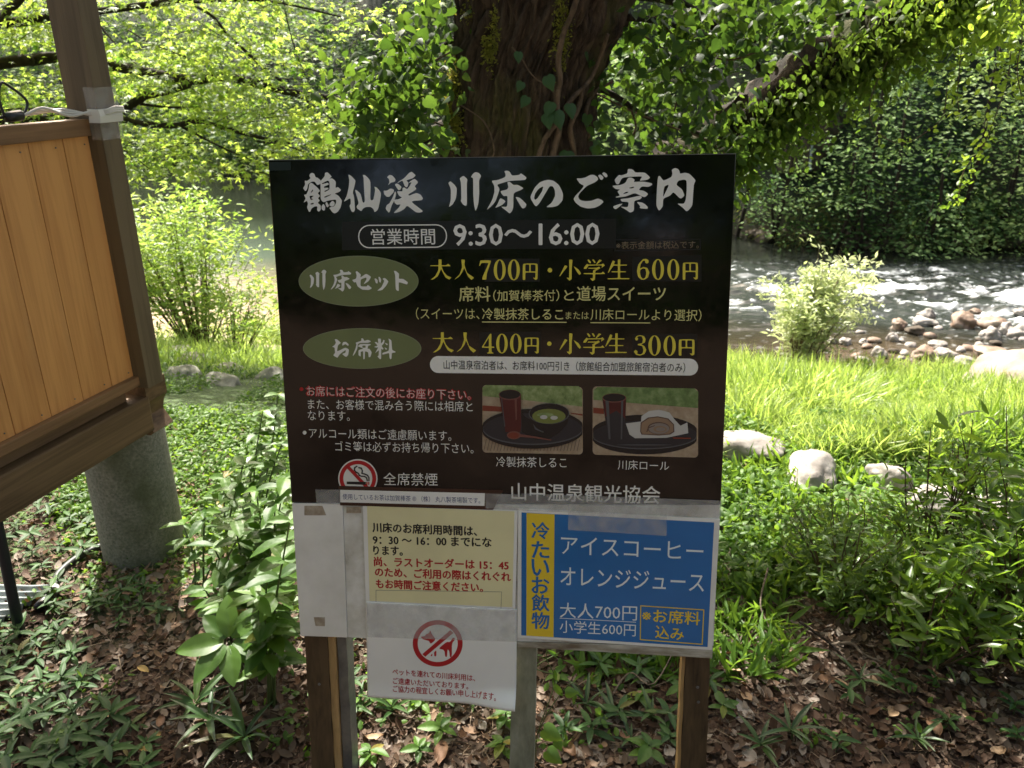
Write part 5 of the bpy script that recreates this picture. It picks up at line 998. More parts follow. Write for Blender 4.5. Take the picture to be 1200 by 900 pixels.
# ================================================================== rocks of the river and banks
RV = [(1055, 349, 26, 17, 'r', 0), (1085, 373, 28, 16, 'w', 0), (1082, 378, 26, 11, 'w', 1)]
riv = [(1086, 369, 17, 10, M_rockw, 'round pale stone highest in the riffle below the white rapid'), (1082, 377, 26, 7, M_rockw, 'flat grey stone just under the round pale one in the riffle'), (1053, 380, 18, 11, M_rockr, 'brown tipped stone left of the flat grey one in the riffle'), (1046, 396, 13, 9, M_rockw, 'small white stone nearest the flowering bush in the riffle'),
       (1072, 387, 20, 8, M_rockd, 'low dark wet stone between the pale ones in the riffle'), (1128, 376, 30, 17, M_rockr, 'large rusty brown boulder in the middle of the riffle'), (1166, 379, 30, 15, M_rockr, 'second rusty boulder to the right of the largest one'), (1160, 391, 22, 13, M_rockw, 'white stone below the two rusty boulders'),
       (1178, 385, 18, 13, M_rockw, 'grey rounded stone between the rusty boulder and the frame edge'), (1200, 389, 30, 17, M_rockw, 'pale boulder cut by the right edge of the riffle'), (1084, 413, 28, 13, M_rockr, 'white and brown boulder at the near edge of the riffle'), (1098, 404, 22, 9, M_rockw, 'pale flat stone behind the white and brown boulder'),
       (1108, 415, 22, 10, M_rockw, 'greyish stone right of the white and brown boulder'), (1160, 412, 34, 8, M_rockr, 'long flat rusty slab in the shallows'), (1030, 414, 17, 12, M_rockw, 'white stone half hidden in grass at the near shore'), (1190, 418, 18, 7, M_rockw, 'small pale stone beside the big sunlit boulder'), (990, 400, 14, 7, M_rockw, 'small grey stone just right of the flowering bush'),
       (975, 399, 12, 6, M_rockw, 'tiny grey stone behind the flowering bush'), (1130, 423, 26, 9, M_rockw, 'pale stone between the big boulder and the brown shallows'), (1012, 401, 10, 5, M_rockw, 'tiny pale stone in the shallows'), (1142, 366, 12, 5, M_rockr, 'little brown stone upstream of the rusty boulders'), (1196, 366, 16, 7, M_rockw, 'foam washed stone at the right edge of the rapid')]
for i, (px, py, wd, h_, m_, lb) in enumerate(riv):
    p = water(px, py+h_*.35); k = p.y/(F*cp)*.98; rock('river_stone', lb, (p.x, p.y, WZ+.02), (wd*.5*k*1.08, wd*.42*k*1.1, h_*.62*k*1.25), i+2, m_, 'stone', 'stones in the riffle', sub=4, rough=.38)
for i in range(28):
    px = rnd.uniform(1000, 1210); py = rnd.uniform(385, 428); p = water(px, py); s_ = rnd.uniform(.03, .075)
    rock('pebble', 'small pale pebble among the stones at the near edge of the riffle', (p.x, p.y, WZ+.005), (s_*1.3, s_, s_*.7), i+200, rnd.choice((M_rockw, M_rockw, M_rockw, M_rockr, M_rockd)), 'pebble', 'pebbles at the near edge of the riffle', sub=2, rough=.35)
p = ground(1205, 470); rock('boulder', 'big pale sunlit boulder on the shore at the right edge', (p.x+.25, p.y+.15, p.z-.05), (.62, .55, .36), 5, mat_noise('warm_pale_boulder', [(.3, (.10, .07, .05)), (.5, (.19, .145, .11)), (.7, (.27, .23, .19))], scale=4, rough=.7, bump=.5, bscale=25, dist=.012), 'boulder', sub=5, rz=.3)
banks = [(875, 300), (915, 297), (960, 300), (1030, 296), (1060, 290), (1120, 300), (1135, 312), (1160, 300), (1195, 306), (1230, 310), (850, 290), (1005, 303)]
words = ['below the dim slope', 'left of the bush tip', 'behind the bush tip', 'under the dark sapling', 'brown, under drooping fern', 'before the shrub', 'grey, at the rapid\'s head', 'between ferns', 'near the right edge', 'outside the right edge', 'beside the board edge', 'low and flat right of the bush tip']
for i, (px, py) in enumerate(banks):
    x0 = at(px, py, 14.5).x; y0 = float(far_shore(x0))+rnd.uniform(-.1, .35); rock('bank_rock', 'dark rock at the far waterline, '+words[i], (x0, y0, WZ+.05), (rnd.uniform(.25, .7), .35, rnd.uniform(.12, .30)), i+30, M_rockd, 'rock', 'rocks along the far waterline', sub=4, rough=.5)
for i, (px, py, w_, h_, lb) in enumerate([(878, 526, 62, 20, 'low pale flat stone set in the grass nearest the board'), (950, 553, 62, 30, 'larger pale stone with a dark crack in the grass'), (1040, 562, 34, 22, 'pale stone half hidden behind the dark shrub'), (1100, 590, 60, 22, 'whitish stone behind the green stems at right'), (1165, 600, 50, 20, 'pale stone near the right edge behind tall stems'),
    (215, 438, 40, 18, 'mossy grey stone against the stall post'), (262, 432, 38, 14, 'flat oval mossy stone in the left bank row'), (222, 424, 40, 14, 'second mossy stone in the left bank row, behind the front one'), (258, 446, 42, 14, 'low mossy stone at the front of the left bank row'), (318, 440, 36, 14, 'mossy stone touching the board edge at left'), (208, 412, 34, 12, 'rearmost mossy stone by the post')]):
    p = ground(px, py+h_*.3); k = p.y/(F*cp); rock('bank_stone', lb, (p.x, p.y, p.z+(.03 if px > 400 else .0)), (w_*.5*k*(1.5 if px > 400 else 1.2), w_*.40*k*1.2, h_*k*(.85 if px > 400 else .85)), i+60, M_rockm if px < 400 else M_rockw, 'stone', None, sub=4, rough=.25)
# ================================================================== shrubs
def shrub(name, label, base, h, rx, n, size, tm, mat, stems=12, lean=(0, 0), cat='shrub', fl=.5, axup=.3, top=.35, dens=1.0, clump=10, spread=.06):
    root = empty(name, tuple(base), label, cat); bm = bmesh.new(); ends = []
    for i in range(stems):
        a = rnd.uniform(0, 2*PI); rr = rx*math.sqrt(rnd.random()); hh = h*rnd.uniform(.6, 1)*(1-.5*(rr/rx)**2*top*2); e = Vector(base) + Vector((rr*math.cos(a)+lean[0]*hh/h, rr*math.sin(a)+lean[1]*hh/h, hh)); s_ = Vector(base)+Vector((rr*.15*math.cos(a), rr*.15*math.sin(a), -.03))
        m_ = (s_+e)/2 + Vector((rnd.uniform(-1, 1)*rx*.15, 0, h*.08)); sp_ = spline([s_, m_, e], 5); tube(bm, sp_, lerp_r(.0025+.004*h, .0010, len(sp_)), 5, cap=False); ends.append(sp_)
    link('stem', bm_mesh(bm, 's'), root, M_vine); P_ = []; A_ = []
    for _ in range(n//clump):
        sp_ = rnd.choice(ends); i = int(len(sp_)*(.25+.75*rnd.random()**.7))-1; q = sp_[max(0, i)] + Vector((rnd.gauss(0, spread), rnd.gauss(0, spread), rnd.gauss(0, spread*.6)))
        for __ in range(clump): P_.append(tuple(q+Vector((rnd.gauss(0, spread*.5), rnd.gauss(0, spread*.5), rnd.gauss(0, spread*.35)))))
    cloud('foliage', tm, np.array(P_), rng.uniform(size[0], size[1], len(P_)), mat, root, axis_up=axup, flat=fl, nup=.9); return root
M_pale = mat_leaf('pale_bush_leaf', (.22, .28, .11), (.48, .52, .32), (.42, .54, .16), (.66, .72, .36), .42, .35, .6)
M_lime = mat_leaf('lime_leaf', (.08, .16, .03), (.20, .28, .10), (.22, .40, .04), (.50, .64, .12), .48, .45, .4)
p = ground(935, 432); shrub('river_bush', 'sunlit pale bush with whitish leaves beside the river right of the board', p, 1.55, .62, 5200, (.05, .10), LANCE, M_pale, 40, lean=(.32, 0), spread=.08)
p = ground(190, 415); shrub('bank_bush', 'tall bright green bush half behind the stall post by the pool', (p.x-.1, p.y+1.1, hz(p.x, p.y+1.1)), 1.95, .80, 5200, (.05, .10), LANCE, M_lime, 44, lean=(-.05, 0), spread=.13, fl=.35)
p = ground(250, 420); shrub('bank_bush', 'lower feathery bush leaning towards the pool, right of the tall one', (p.x-.15, p.y+1.0, hz(p.x, p.y+1.0)), .95, .55, 1700, (.04, .08), LANCE, M_lime, 22, lean=(.15, 0), spread=.12, fl=.35)
p = ground(300, 405); shrub('bank_bush', 'small low bush at the pool edge touching the board outline', (p.x, p.y+.6, hz(p.x, p.y+.6)), .45, .35, 700, (.04, .07), LANCE, M_lime, 14, spread=.08, fl=.35)
M_dshrub = mat_leaf('dull_shrub_leaf', (.035, .07, .018), (.07, .12, .028), (.10, .20, .02), (.26, .40, .05), .38, .5, .3)
M_midleaf = mat_leaf('fresh_green_leaf', (.05, .10, .015), (.08, .14, .02), (.14, .28, .02), (.32, .50, .04), .42, .35, .5)
p = ground(985, 705); shrub('dark_shrub', 'wispy dark shrub with fine narrow leaves right of the board', p, .42, .24, 1500, (.022, .045), LANCE, M_dshrub, 26, spread=.045)
p = ground(1080, 770); shrub('stem_plant_clump', 'clump of upright green stems with narrow yellow green leaves at right', p, .44, .26, 760, (.035, .075), LANCE, M_midleaf, 20, spread=.04, clump=5)
p = ground(1190, 760); shrub('edge_shrub', 'leafy green shrub with thin bare stems at the right edge', p, .62, .24, 900, (.03, .065), LANCE, M_midleaf, 18, spread=.05, clump=5)
p = ground(1150, 690); shrub('tall_weeds', 'tall thin weeds with small leaves behind the right edge shrub', p, .62, .32, 1100, (.025, .05), LANCE, M_midleaf, 18, spread=.05)
p = ground(1185, 700); shrub('bamboo_stems', 'tall thin bamboo like stems with sparse narrow leaves at the right edge', p, .95, .26, 420, (.04, .08), LANCE, M_midleaf, 16, spread=.05, clump=4)
p = ground(1090, 680); shrub('bamboo_stems', 'slender upright weeds between the dark shrub and the right edge stems', p, .62, .22, 420, (.03, .06), LANCE, M_midleaf, 16, spread=.04, clump=4)
# hanging vines, upper right
M_vleaf = mat_leaf('vine_leaf', (.06, .12, .018), (.11, .17, .03), (.18, .34, .02), (.44, .60, .06), .5, .45, .3)
def vine(label, pts, dp, n, size, droop=.01, name='hanging_vine', sp=.012):
    q = spline([at(x, y, dp) for x, y in pts], 12); root = empty(name, tuple(q[0]), label, 'vine'); bm = bmesh.new(); tube(bm, q, .0018, 5, cap=False); link('stem', bm_mesh(bm, 's'), root, M_vine)
    P_ = [tuple(q[rnd.randrange(len(q))]+Vector((rnd.gauss(0, sp), rnd.gauss(0, sp), rnd.gauss(0, sp)))) for _ in range(n)]
    cloud('leaves', HEART if n < 60 else OVAL, np.array(P_), rng.uniform(size[0], size[1], n), M_vleaf, root, axis_up=-.5, nup=.4, flat=.5)
vine('long vine looping in a U across the dark slope', [(1040, 72), (1022, 110), (1020, 140), (1035, 160), (1058, 168), (1085, 155), (1105, 135), (1110, 100)], 3.0, 34, (.014, .024))
vine('vine with dense leaves hanging down beside the right edge', [(1185, 60), (1180, 95), (1165, 140), (1150, 175), (1130, 200), (1122, 235)], 3.0, 150, (.018, .03), sp=.02)
vine('short leafy strand hanging left of the densest vine', [(1128, 40), (1125, 75), (1122, 110), (1124, 132)], 3.0, 60, (.02, .03), sp=.02)
vine('leafy strand at the far right edge of the view', [(1195, -10), (1198, 40), (1192, 80), (1198, 120)], 2.9, 110, (.02, .032), sp=.025)
hv = empty('hanging_branch', tuple(at(1130, -40, 3.3)), 'bright yellow green leafy branch hanging in the upper right corner', 'branch')
frame_cloud('foliage', OVAL, [(1110, 15, 34, 18, 3.2, .12, 420), (1170, 20, 22, 22, 3.1, .12, 300), (1140, 45, 22, 10, 3.1, .1, 90), (1075, 15, 14, 12, 3.2, .1, 90), (1120, -60, 60, 40, 3.2, .2, 400)], (.022, .04), M_vleaf, hv, axis_up=-.8, nup=.4, flat=.6)
bm = bmesh.new(); tube(bm, spline([at(1240, -80, 3.2), at(1170, -30, 3.2), at(1110, 0, 3.2), at(1060, 25, 3.2)], 6), lerp_r(.012, .004, 19), 7); link('stem', bm_mesh(bm, 's', True), hv, M_vine)
# ================================================================== grass, ground cover, litter
def on_ground(x, y, up=0): return np.stack([x, y, height(x, y)+up], -1)
M_lawn = mat_leaf('lawn_grass', (.08, .15, .02), (.20, .27, .07), (.26, .44, .03), (.52, .66, .14), .42, .42, .45)
BLADE = tmpl_lance(.042, .0, .5, 3)
def wedge(n, x0, x1, y0, y1):
    x = rng.uniform(x0, x1, n); y = rng.uniform(y0, y1, n); return x, y
n = 85000; y = 2.95 + 6.2*rng.random(n)**1.15; x = rng.uniform(.25, 1, n)*(y*.72+.4)
STN = [(o_.location.x, o_.location.y, o_.data.vertices and max(abs(v.co.x) for v in o_.data.vertices)) for o_ in bpy.data.objects if o_.name.startswith('bank_stone')]
for a_, b_, r_ in STN: x = np.where(((x-a_)**2 + (y-b_+.12)**2) < (r_*1.15)**2, 99, x)
e = (x < 50) & (y < near_shore(x)-.25-.35*vnoise(x*1.2, y*1.2, 91)) & (y > 3.0 + .35*(vnoise(x*2, y*2, 92)-.5)) & (fbm(x*2.2, y*2.2, 93) > .30)
x, y = x[e], y[e]; n = len(x); hgt = rng.uniform(.4, 1.15, n)*(.06 + .24*vnoise(x*1.9, y*1.9, 94)); pos = on_ground(x, y, -.01)
cl = np.stack([np.cos(40*x)*.1, np.sin(31*y)*.1, np.ones(n)*.9], -1); V, T_ = leaves_np(BLADE, pos, norm(rng.normal(size=(n, 3))*[.55, .55, .12]+cl), rdir(n, .3), hgt)
tag(link('lawn_grass', mesh_np('g', V, T_), None, M_lawn), 'bright sunlit long grass on the slope down to the river', 'grass', None, 'stuff')
# tufts at the water's edge and far side
n = 7000; x = np.concatenate([rng.normal(c_, s_, n//7) for c_, s_ in ((3.9, .25), (4.9, .3), (5.8, .25), (-1.5, .5), (2.2, .4), (-3.0, .6), (-2.2, .35))]); y = near_shore(x) - np.abs(rng.normal(0, .28, len(x))) - .05
V, T_ = leaves_np(BLADE, on_ground(x, y, -.02), norm(rng.normal(size=(len(x), 3))*[.5, .5, .1]+[0, 0, .9]), rdir(len(x), .3), rng.uniform(.10, .30, len(x)))
tag(link('shore_grass', mesh_np('g', V, T_), None, M_lawn), 'tufts of grass along the near waterline', 'grass', None, 'stuff')
# left bank grass
n = 9000; y = rng.uniform(4.4, 8.8, n); x = -rng.uniform(.12, .62, n)*y; e = vnoise(x*2, y*2, 95) > .25; x, y = x[e], y[e]; n = len(x)
V, T_ = leaves_np(BLADE, on_ground(x, y, -.01), norm(rng.normal(size=(n, 3))*[.45, .45, .08]+[0, 0, .9]), rdir(n, .3), rng.uniform(.08, .24, n)*sstep(4.2, 5.6, y))
tag(link('bank_grass', mesh_np('g', V, T_), None, M_lawn), 'rough grass on the left bank above the pool', 'grass', None, 'stuff')
# low leafy ground cover
M_cover = mat_leaf('ground_cover_leaf', (.035, .085, .012), (.085, .165, .022), (.10, .22, .02), (.28, .44, .04), .40, .5, .3)
n = 62000; y = 1.80 + 1.9*rng.random(n)**.9; x = rng.uniform(-.62, .85, n)*(y*1.05)
dens = fbm(x*2.3, y*2.3, 96, 3); lim = np.clip((y-1.86)*1.3, 0, .62) + (x < -.25)*np.clip((y-2.4), 0, .3)
for a_, b_, r_ in STN: dens = np.where(((x-a_)**2 + (y-b_+.10)**2) < (r_*1.05)**2, 9, dens)
e = (dens < lim+.17) & ((x > .12) | (y > 2.35) | (rng.random(n) < .25)); x, y = x[e], y[e]; n = len(x); up = rng.random(n)**1.6*(.03+.14*vnoise(x*3.1, y*3.1, 97))*(.4+.6*(x > 0))
V, T_ = leaves_np(OVAL, on_ground(x, y, .004)+np.stack([0*x, 0*x, up], -1), rdir(n, .1, .5), rdir(n, 1.3), rng.uniform(.016, .040, n)*(1-.25*(x < 0)))
tag(link('ground_cover', mesh_np('g', V, T_), None, M_cover), 'low leafy green ground cover spreading from the litter to the grass', 'ground cover', None, 'stuff')
n = 42000; y = rng.uniform(2.5, 7.0, n); x = -rng.uniform(.16, .66, n)*y; e = fbm(x*2.5, y*2.5, 90, 3) < .56; x, y = x[e], y[e]; n = len(x)
V, T_ = leaves_np(OVAL, on_ground(x, y, .004)+np.stack([0*x, 0*x, rng.random(n)**2*.05], -1), rdir(n, .1, .4), rdir(n, 1.5), rng.uniform(.014, .034, n))
tag(link('mossy_cover', mesh_np('g', V, T_), None, M_cover), 'tiny leaved mossy ground cover between the pillar and the bank stones', 'ground cover', None, 'stuff')
n = 9000; y = rng.uniform(1.75, 3.2, n); x = rng.uniform(.1, .8, n)*(y*1.05); e = vnoise(x*3, y*3, 98) > .45; x, y = x[e], y[e]; n = len(x)
V, T_ = leaves_np(SASA, on_ground(x, y, .0), norm(rng.normal(size=(n, 3))*[.6, .6, .1]+[0, 0, .6]), rdir(n, .5), rng.uniform(.04, .11, n)); tag(link('weed_blades', mesh_np('g', V, T_), None, M_cover), 'narrow bladed weeds among the ground cover at right', 'weeds', None, 'stuff')
# leaf litter
M_litter = mat_leaf('dead_leaf', (.020, .012, .008), (.20, .13, .085), (.12, .06, .02), (.22, .12, .05), .10, .75, .2)
for r_ in [n_ for n_ in M_litter.node_tree.nodes if n_.type == 'VALTORGB'][:1]:
    e_ = r_.color_ramp.elements; 
    for p_, c_ in ((.25, (.055, .030, .018, 1)), (.5, (.10, .075, .055, 1)), (.7, (.075, .038, .020, 1)), (.88, (.22, .19, .16, 1))): q_ = e_.new(p_); q_.color = c_
n = 52000; y = 1.15+2.3*rng.random(n)**1.2; x = rng.uniform(-.85, .85, n)*(y*1.0+.1); e = (y < 2.25+.5*vnoise(x*2, y*2, 99)) | (rng.random(n) < .12) | ((x < -1.2) & (y < 3.4)); x, y = x[e], y[e]; n = len(x)
V, T_ = leaves_np(DEAD, on_ground(x, y, .0)+np.stack([0*x, 0*x, rng.random(n)*.016], -1), rdir(n, .08, .25), rdir(n, 2.0), rng.uniform(.10, 1, n)**1.7*.040+.005)
tag(link('leaf_litter', mesh_np('g', V, T_), None, M_litter), 'brown leaf litter and chips covering the ground in the foreground', 'leaf litter', None, 'stuff')
n = 5000; y = 1.15+1.5*rng.random(n); x = rng.uniform(-.8, .8, n)*(y+.1); TW = tmpl_lance(.035, .01, .05, 3); V, T_ = leaves_np(TW, on_ground(x, y, .006)+np.stack([0*x, 0*x, rng.random(n)*.012], -1), rdir(n, .03, .12), rdir(n, 1.5), rng.uniform(.02, .09, n))
tag(link('twig_litter', mesh_np('g', V, T_), None, mat_leaf('dry_twig', (.05, .035, .022), (.24, .18, .12), (.1, .06, .03), (.1, .06, .03), .03, .8)), 'thin dry twigs scattered through the leaf litter', 'twigs', None, 'stuff')
n = 5200; y = 1.5+1.5*rng.random(n); x = rng.uniform(-.8, .8, n)*(y+.1); e = fbm(x*3.5, y*3.5, 88, 3) > .52; x, y = x[e], y[e]; n = len(x)
V, T_ = leaves_np(OVAL, on_ground(x, y, .012)+np.stack([0*x, 0*x, rng.random(n)**2*.04], -1), rdir(n, .1, .5), rdir(n, 1.3), rng.uniform(.010, .030, n))
tag(link('tiny_weeds', mesh_np('g', V, T_), None, M_cover), 'patches of tiny round leaved weeds scattered through the litter', 'weeds', None, 'stuff')
# larger fallen leaves, each its own thing
mats_d = [mat_noise('brown_fallen_leaf', [(.3, (.09, .045, .022)), (.7, (.20, .11, .06))], 60, rough=.7, bump=.2, dist=.001), mat_noise('tan_fallen_leaf', [(.3, (.22, .13, .07)), (.7, (.36, .26, .16))], 60, rough=.7, bump=.2, dist=.001), mat_noise('yellow_fallen_leaf', [(.3, (.28, .18, .05)), (.7, (.46, .33, .12))], 60, rough=.65, bump=.2, dist=.001), mat_noise('grey_fallen_leaf', [(.3, (.16, .14, .12)), (.7, (.32, .29, .26))], 60, rough=.7, bump=.2, dist=.001)]
def big_dead(mat, seed):
    r_ = random.Random(seed); V = []; T_ = []; nu, nv = 8, 4
    for i in range(nu+1):
        t = i/nu; hw = .24*math.sin(PI*(t*.98+.01))**.8
        for j in range(-nv//2, nv//2+1):
            u = j/(nv/2); V.append((t, u*hw, .10*u*u*r_.uniform(.6, 1.2) + .12*math.sin(t*3+seed) + .03*r_.uniform(-1, 1)))
    w_ = nv+1
    for i in range(nu):
        for j in range(nv): a = i*w_+j; T_.append((a, a+1, a+w_+1, a+w_))
    me = mesh_np('leaf', V, T_, True); me.materials.append(mat); return me
dm = [[big_dead(m_, 3*i+j) for j in range(3)] for i, m_ in enumerate(mats_d)]
spots = [(175, 870, 2), (165, 888, 2), (190, 862, 0), (178, 858, 3), (220, 700, 3), (200, 740, 1), (182, 815, 1), (163, 790, 2), (285, 845, 0), (140, 845, 1), (215, 845, 3), (240, 700, 1), (255, 690, 1), (230, 720, 0), (120, 890, 0), (245, 880, 0), (862, 826, 3), (848, 820, 2), (880, 830, 1), (920, 790, 1), (955, 806, 0), (905, 850, 3), (1000, 815, 1), (1050, 835, 1), (1085, 850, 0), (1100, 838, 1), (1130, 808, 3), (1175, 885, 1), (1150, 850, 0), (940, 870, 0), (1010, 865, 0), (1060, 880, 1), (870, 880, 3), (735, 880, 0), (700, 830, 1), (720, 850, 3), (690, 800, 0), (740, 800, 3), (735, 825, 1), (770, 840, 0), (780, 880, 3), (850, 790, 1), (1020, 800, 1), (1190, 800, 0), (420, 850, 0), (450, 870, 1), (520, 880, 0), (560, 850, 3), (660, 880, 0), (90, 600, 1), (60, 590, 1), (75, 640, 1), (30, 640, 2), (250, 780, 0), (300, 880, 1)]
kind_w = ['brown', 'tan', 'yellowish', 'grey']; tot = {}
for i, (px, py, k) in enumerate(spots):
    p = ground(px, py); o = bpy.data.objects.new('fallen_leaf', dm[k][i % 3]); COL.objects.link(o); o.location = (p.x, p.y, p.z+.022); s_ = rnd.uniform(.045, .075) if k != 2 else rnd.uniform(.035, .055); o.scale = (s_,)*3; o.rotation_euler = (rnd.uniform(-.3, .3), rnd.uniform(-.3, .3), rnd.uniform(0, 6.3))
    side = 'by the left leafy plants' if px < 340 else 'on the ground under the board' if px < 840 else 'in the litter right of the board'
    tag(o, f'{kind_w[k]} curled dead leaf {side}', 'fallen leaf', f'{kind_w[k]} fallen leaves {side}')
# sticks
def stick(px_pts, r, mat, label, up=.012):
    pts = [ground(x, y)+Vector((0, 0, up+dz)) for x, y, dz in px_pts]; sp_ = spline(pts, 5); bm = bmesh.new(); tube(bm, sp_, lerp_r(r, r*.5, len(sp_)), 7, rough=.25); tag(link('stick', bm_mesh(bm, 'stick', True), None, mat), label, 'stick')
M_stick = mat_bark('grey_stick', (.08, .06, .045), (.26, .21, .16), None, 50); M_sticd = mat_bark('dark_stick', (.015, .011, .009), (.05, .04, .03), None, 50)
stick([(625, 872, 0), (665, 848, .01), (720, 858, .01), (760, 862, 0), (790, 878, 0)], .0045, M_stick, 'curved pale stick lying under the board between middle and right posts'); stick([(700, 850, 0), (735, 800, .02), (765, 822, .05), (800, 770, .10)], .0028, M_stick, 'thin grey twig rising towards the right post')
stick([(970, 760, .0), (995, 764, .02), (1010, 777, .02), (1040, 783, 0)], .006, M_stick, 'short pale crooked stick on the litter right of the board'); stick([(935, 742, .03), (975, 768, .02), (1010, 800, .0), (1045, 822, 0)], .0045, M_sticd, 'long dark stick slanting across the litter at right')
stick([(840, 888, 0), (870, 880, 0), (905, 868, .01), (960, 872, 0)], .004, M_stick, 'thin pale branch at the foot of the frame right of the board'); stick([(165, 850, 0), (185, 830, .01), (205, 805, .02)], .004, M_sticd, 'straight brown twig in the litter left of the board')
stick([(420, 815, .0), (450, 840, .01), (500, 850, 0)], .003, M_stick, 'thin twig behind the left posts'); stick([(895, 700, .1), (888, 730, .06), (900, 750, .03), (912, 775, 0)], .003, M_stick, 'bare forked twig standing in the ground cover'); stick([(1095, 805, 0), (1125, 803, 0), (1140, 812, 0)], .010, M_stick, 'pale broken piece of branch lying at lower right')
stick([(640, 800, .0), (690, 818, .02), (740, 828, 0)], .0035, M_sticd, 'dark root like stick under the blue sign')
# ================================================================== near plants with separate leaves
def veined(seed, w=.30, mat=None, cup=.08, droop=.2, n=12, name='leaf', wave=.012):
    r_ = random.Random(seed); V = []; T_ = []; cols = 6
    for i in range(n+1):
        t = i/n; hw = w*(math.sin(PI*min(1, .02+t*.97))**.75)*(1-.25*t)
        for j in range(cols+1):
            u = j/cols*2-1; z = cup*abs(u)*hw/w - droop*t*t + wave*math.cos((t*14 - abs(u)*3.2)*1.6)*(1-abs(u)*.3)*(hw/w) ; V.append((t, u*hw, z))
    for i in range(n):
        for j in range(cols): a = i*(cols+1)+j; T_.append((a, a+1, a+cols+2, a+cols+1))
    me = mesh_np(name, V, T_, True); me.materials.append(mat); return me
def mat_leaf2(name, c1, c2, t1, t2, trans, rough, spec):
    m = mat_leaf(name, c1, c2, t1, t2, trans, rough, spec); N, L = m.node_tree.nodes, m.node_tree.links
    oi = N.new('ShaderNodeObjectInfo')
    for r in [n_ for n_ in N if n_.type == 'VALTORGB']:
        L.new(oi.outputs['Random'], r.inputs[0]); e1 = r.color_ramp.elements[1]; c_ = tuple(e1.color); e1.position = .95; q_ = r.color_ramp.elements.new(.99); q_.color = (c_[1]*1.15, c_[1]*.95, c_[2]*1.2, 1)
    return m
M_bl = mat_leaf2('broad_leaf', (.055, .12, .022), (.10, .19, .035), (.12, .26, .02), (.28, .45, .04), .35, .36, .55)
M_blm = mat_leaf2('shade_leaf', (.030, .085, .010), (.080, .165, .020), (.08, .17, .02), (.24, .40, .03), .38, .5, .35)
M_low = mat_leaf2('low_plant_leaf', (.018, .055, .011), (.040, .098, .018), (.04, .09, .02), (.09, .17, .03), .25, .55, .3)
M_sasa = mat_leaf2('bamboo_grass_leaf', (.020, .055, .012), (.045, .095, .020), (.06, .12, .02), (.14, .22, .03), .3, .42, .5)
bl = [veined(i, .30, M_bl) for i in range(3)]; blm = [veined(i+5, .27, M_blm, droop=.25) for i in range(3)]; low = [veined(i+9, .17, M_low, .05, .2, 8, wave=.006) for i in range(2)]; sas = [veined(i+12, .085, M_sasa, .04, .35, 9, wave=.003) for i in range(2)]
M_stemg = mat_flat('green_stem', (.07, .10, .03), .5, dirt=.3)
def plant(name, label, base, nodes, meshes, size, cat='plant', group=None, stem_r=.003, whorl=2, axup=.1):
    """nodes: tips of the stems; leaves sit in pairs along the outer half of each stem"""
    base = Vector(base); root = empty(name, tuple(base), label, cat, group); bm = bmesh.new(); lv = []
    for tip in nodes:
        tip = Vector(tip); mid = (base+tip)/2 + Vector((rnd.uniform(-.02, .02), rnd.uniform(-.02, .02), .02)); sp_ = spline([base+Vector((rnd.uniform(-.015, .015), rnd.uniform(-.015, .015), -.02)), mid, tip], 5); tube(bm, sp_, lerp_r(stem_r, stem_r*.5, len(sp_)), 6, cap=False)
        L0 = (tip-base).length; m_ = max(2, int(L0/(size[1]*.55)))
        for k in range(m_):
            q = sp_[int((len(sp_)-1)*(1-.62*k/m_))]; a0 = rnd.uniform(0, 6.28)
            for j in range(whorl if k else whorl+1):
                a = a0 + 2*PI*j/(whorl if k else whorl+1) + rnd.uniform(-.4, .4); ax = Vector((math.cos(a), math.sin(a), axup+rnd.uniform(-.35, .35))); lv.append((q, ax, Vector((rnd.uniform(-.3, .3), rnd.uniform(-.35, .15), 1)), rnd.uniform(*size)*(.75 if k == 0 and j == 0 else 1)))
    link('stem', bm_mesh(bm, 's', True), root, M_stemg)
    for q, ax, nn_, s_ in lv: leaf_obj('leaf', rnd.choice(meshes), q, ax, nn_, s_, root)
    return root
# the broad-leaved seedling low left of the board
g0 = ground(285, 820); hd = at(268, 752, g0.y-.05)
root = empty('broadleaf_seedling', tuple(g0), 'bright broad leaved seedling with big veined leaves just left of the left posts', 'plant'); bm = bmesh.new(); tube(bm, spline([g0+Vector((0, 0, -.02)), (g0+hd)/2+Vector((.02, 0, 0)), hd], 6), .0035, 7); link('stem', bm_mesh(bm, 's', True), root, M_stemg)
for ax, s_ in (((-1, -.35, .12), .115), ((-.55, -1, -.25), .110), ((.35, -1, -.35), .105), ((1, -.2, -.02), .105), ((.55, .5, .5), .100), ((-.15, .6, .9), .105), ((.9, -.7, -.3), .07), ((-.7, .4, .5), .09)):
    leaf_obj('leaf', rnd.choice(bl), hd+Vector(ax).normalized()*.012, ax, (rnd.uniform(-.15, .15), -.55, 1), s_, root)
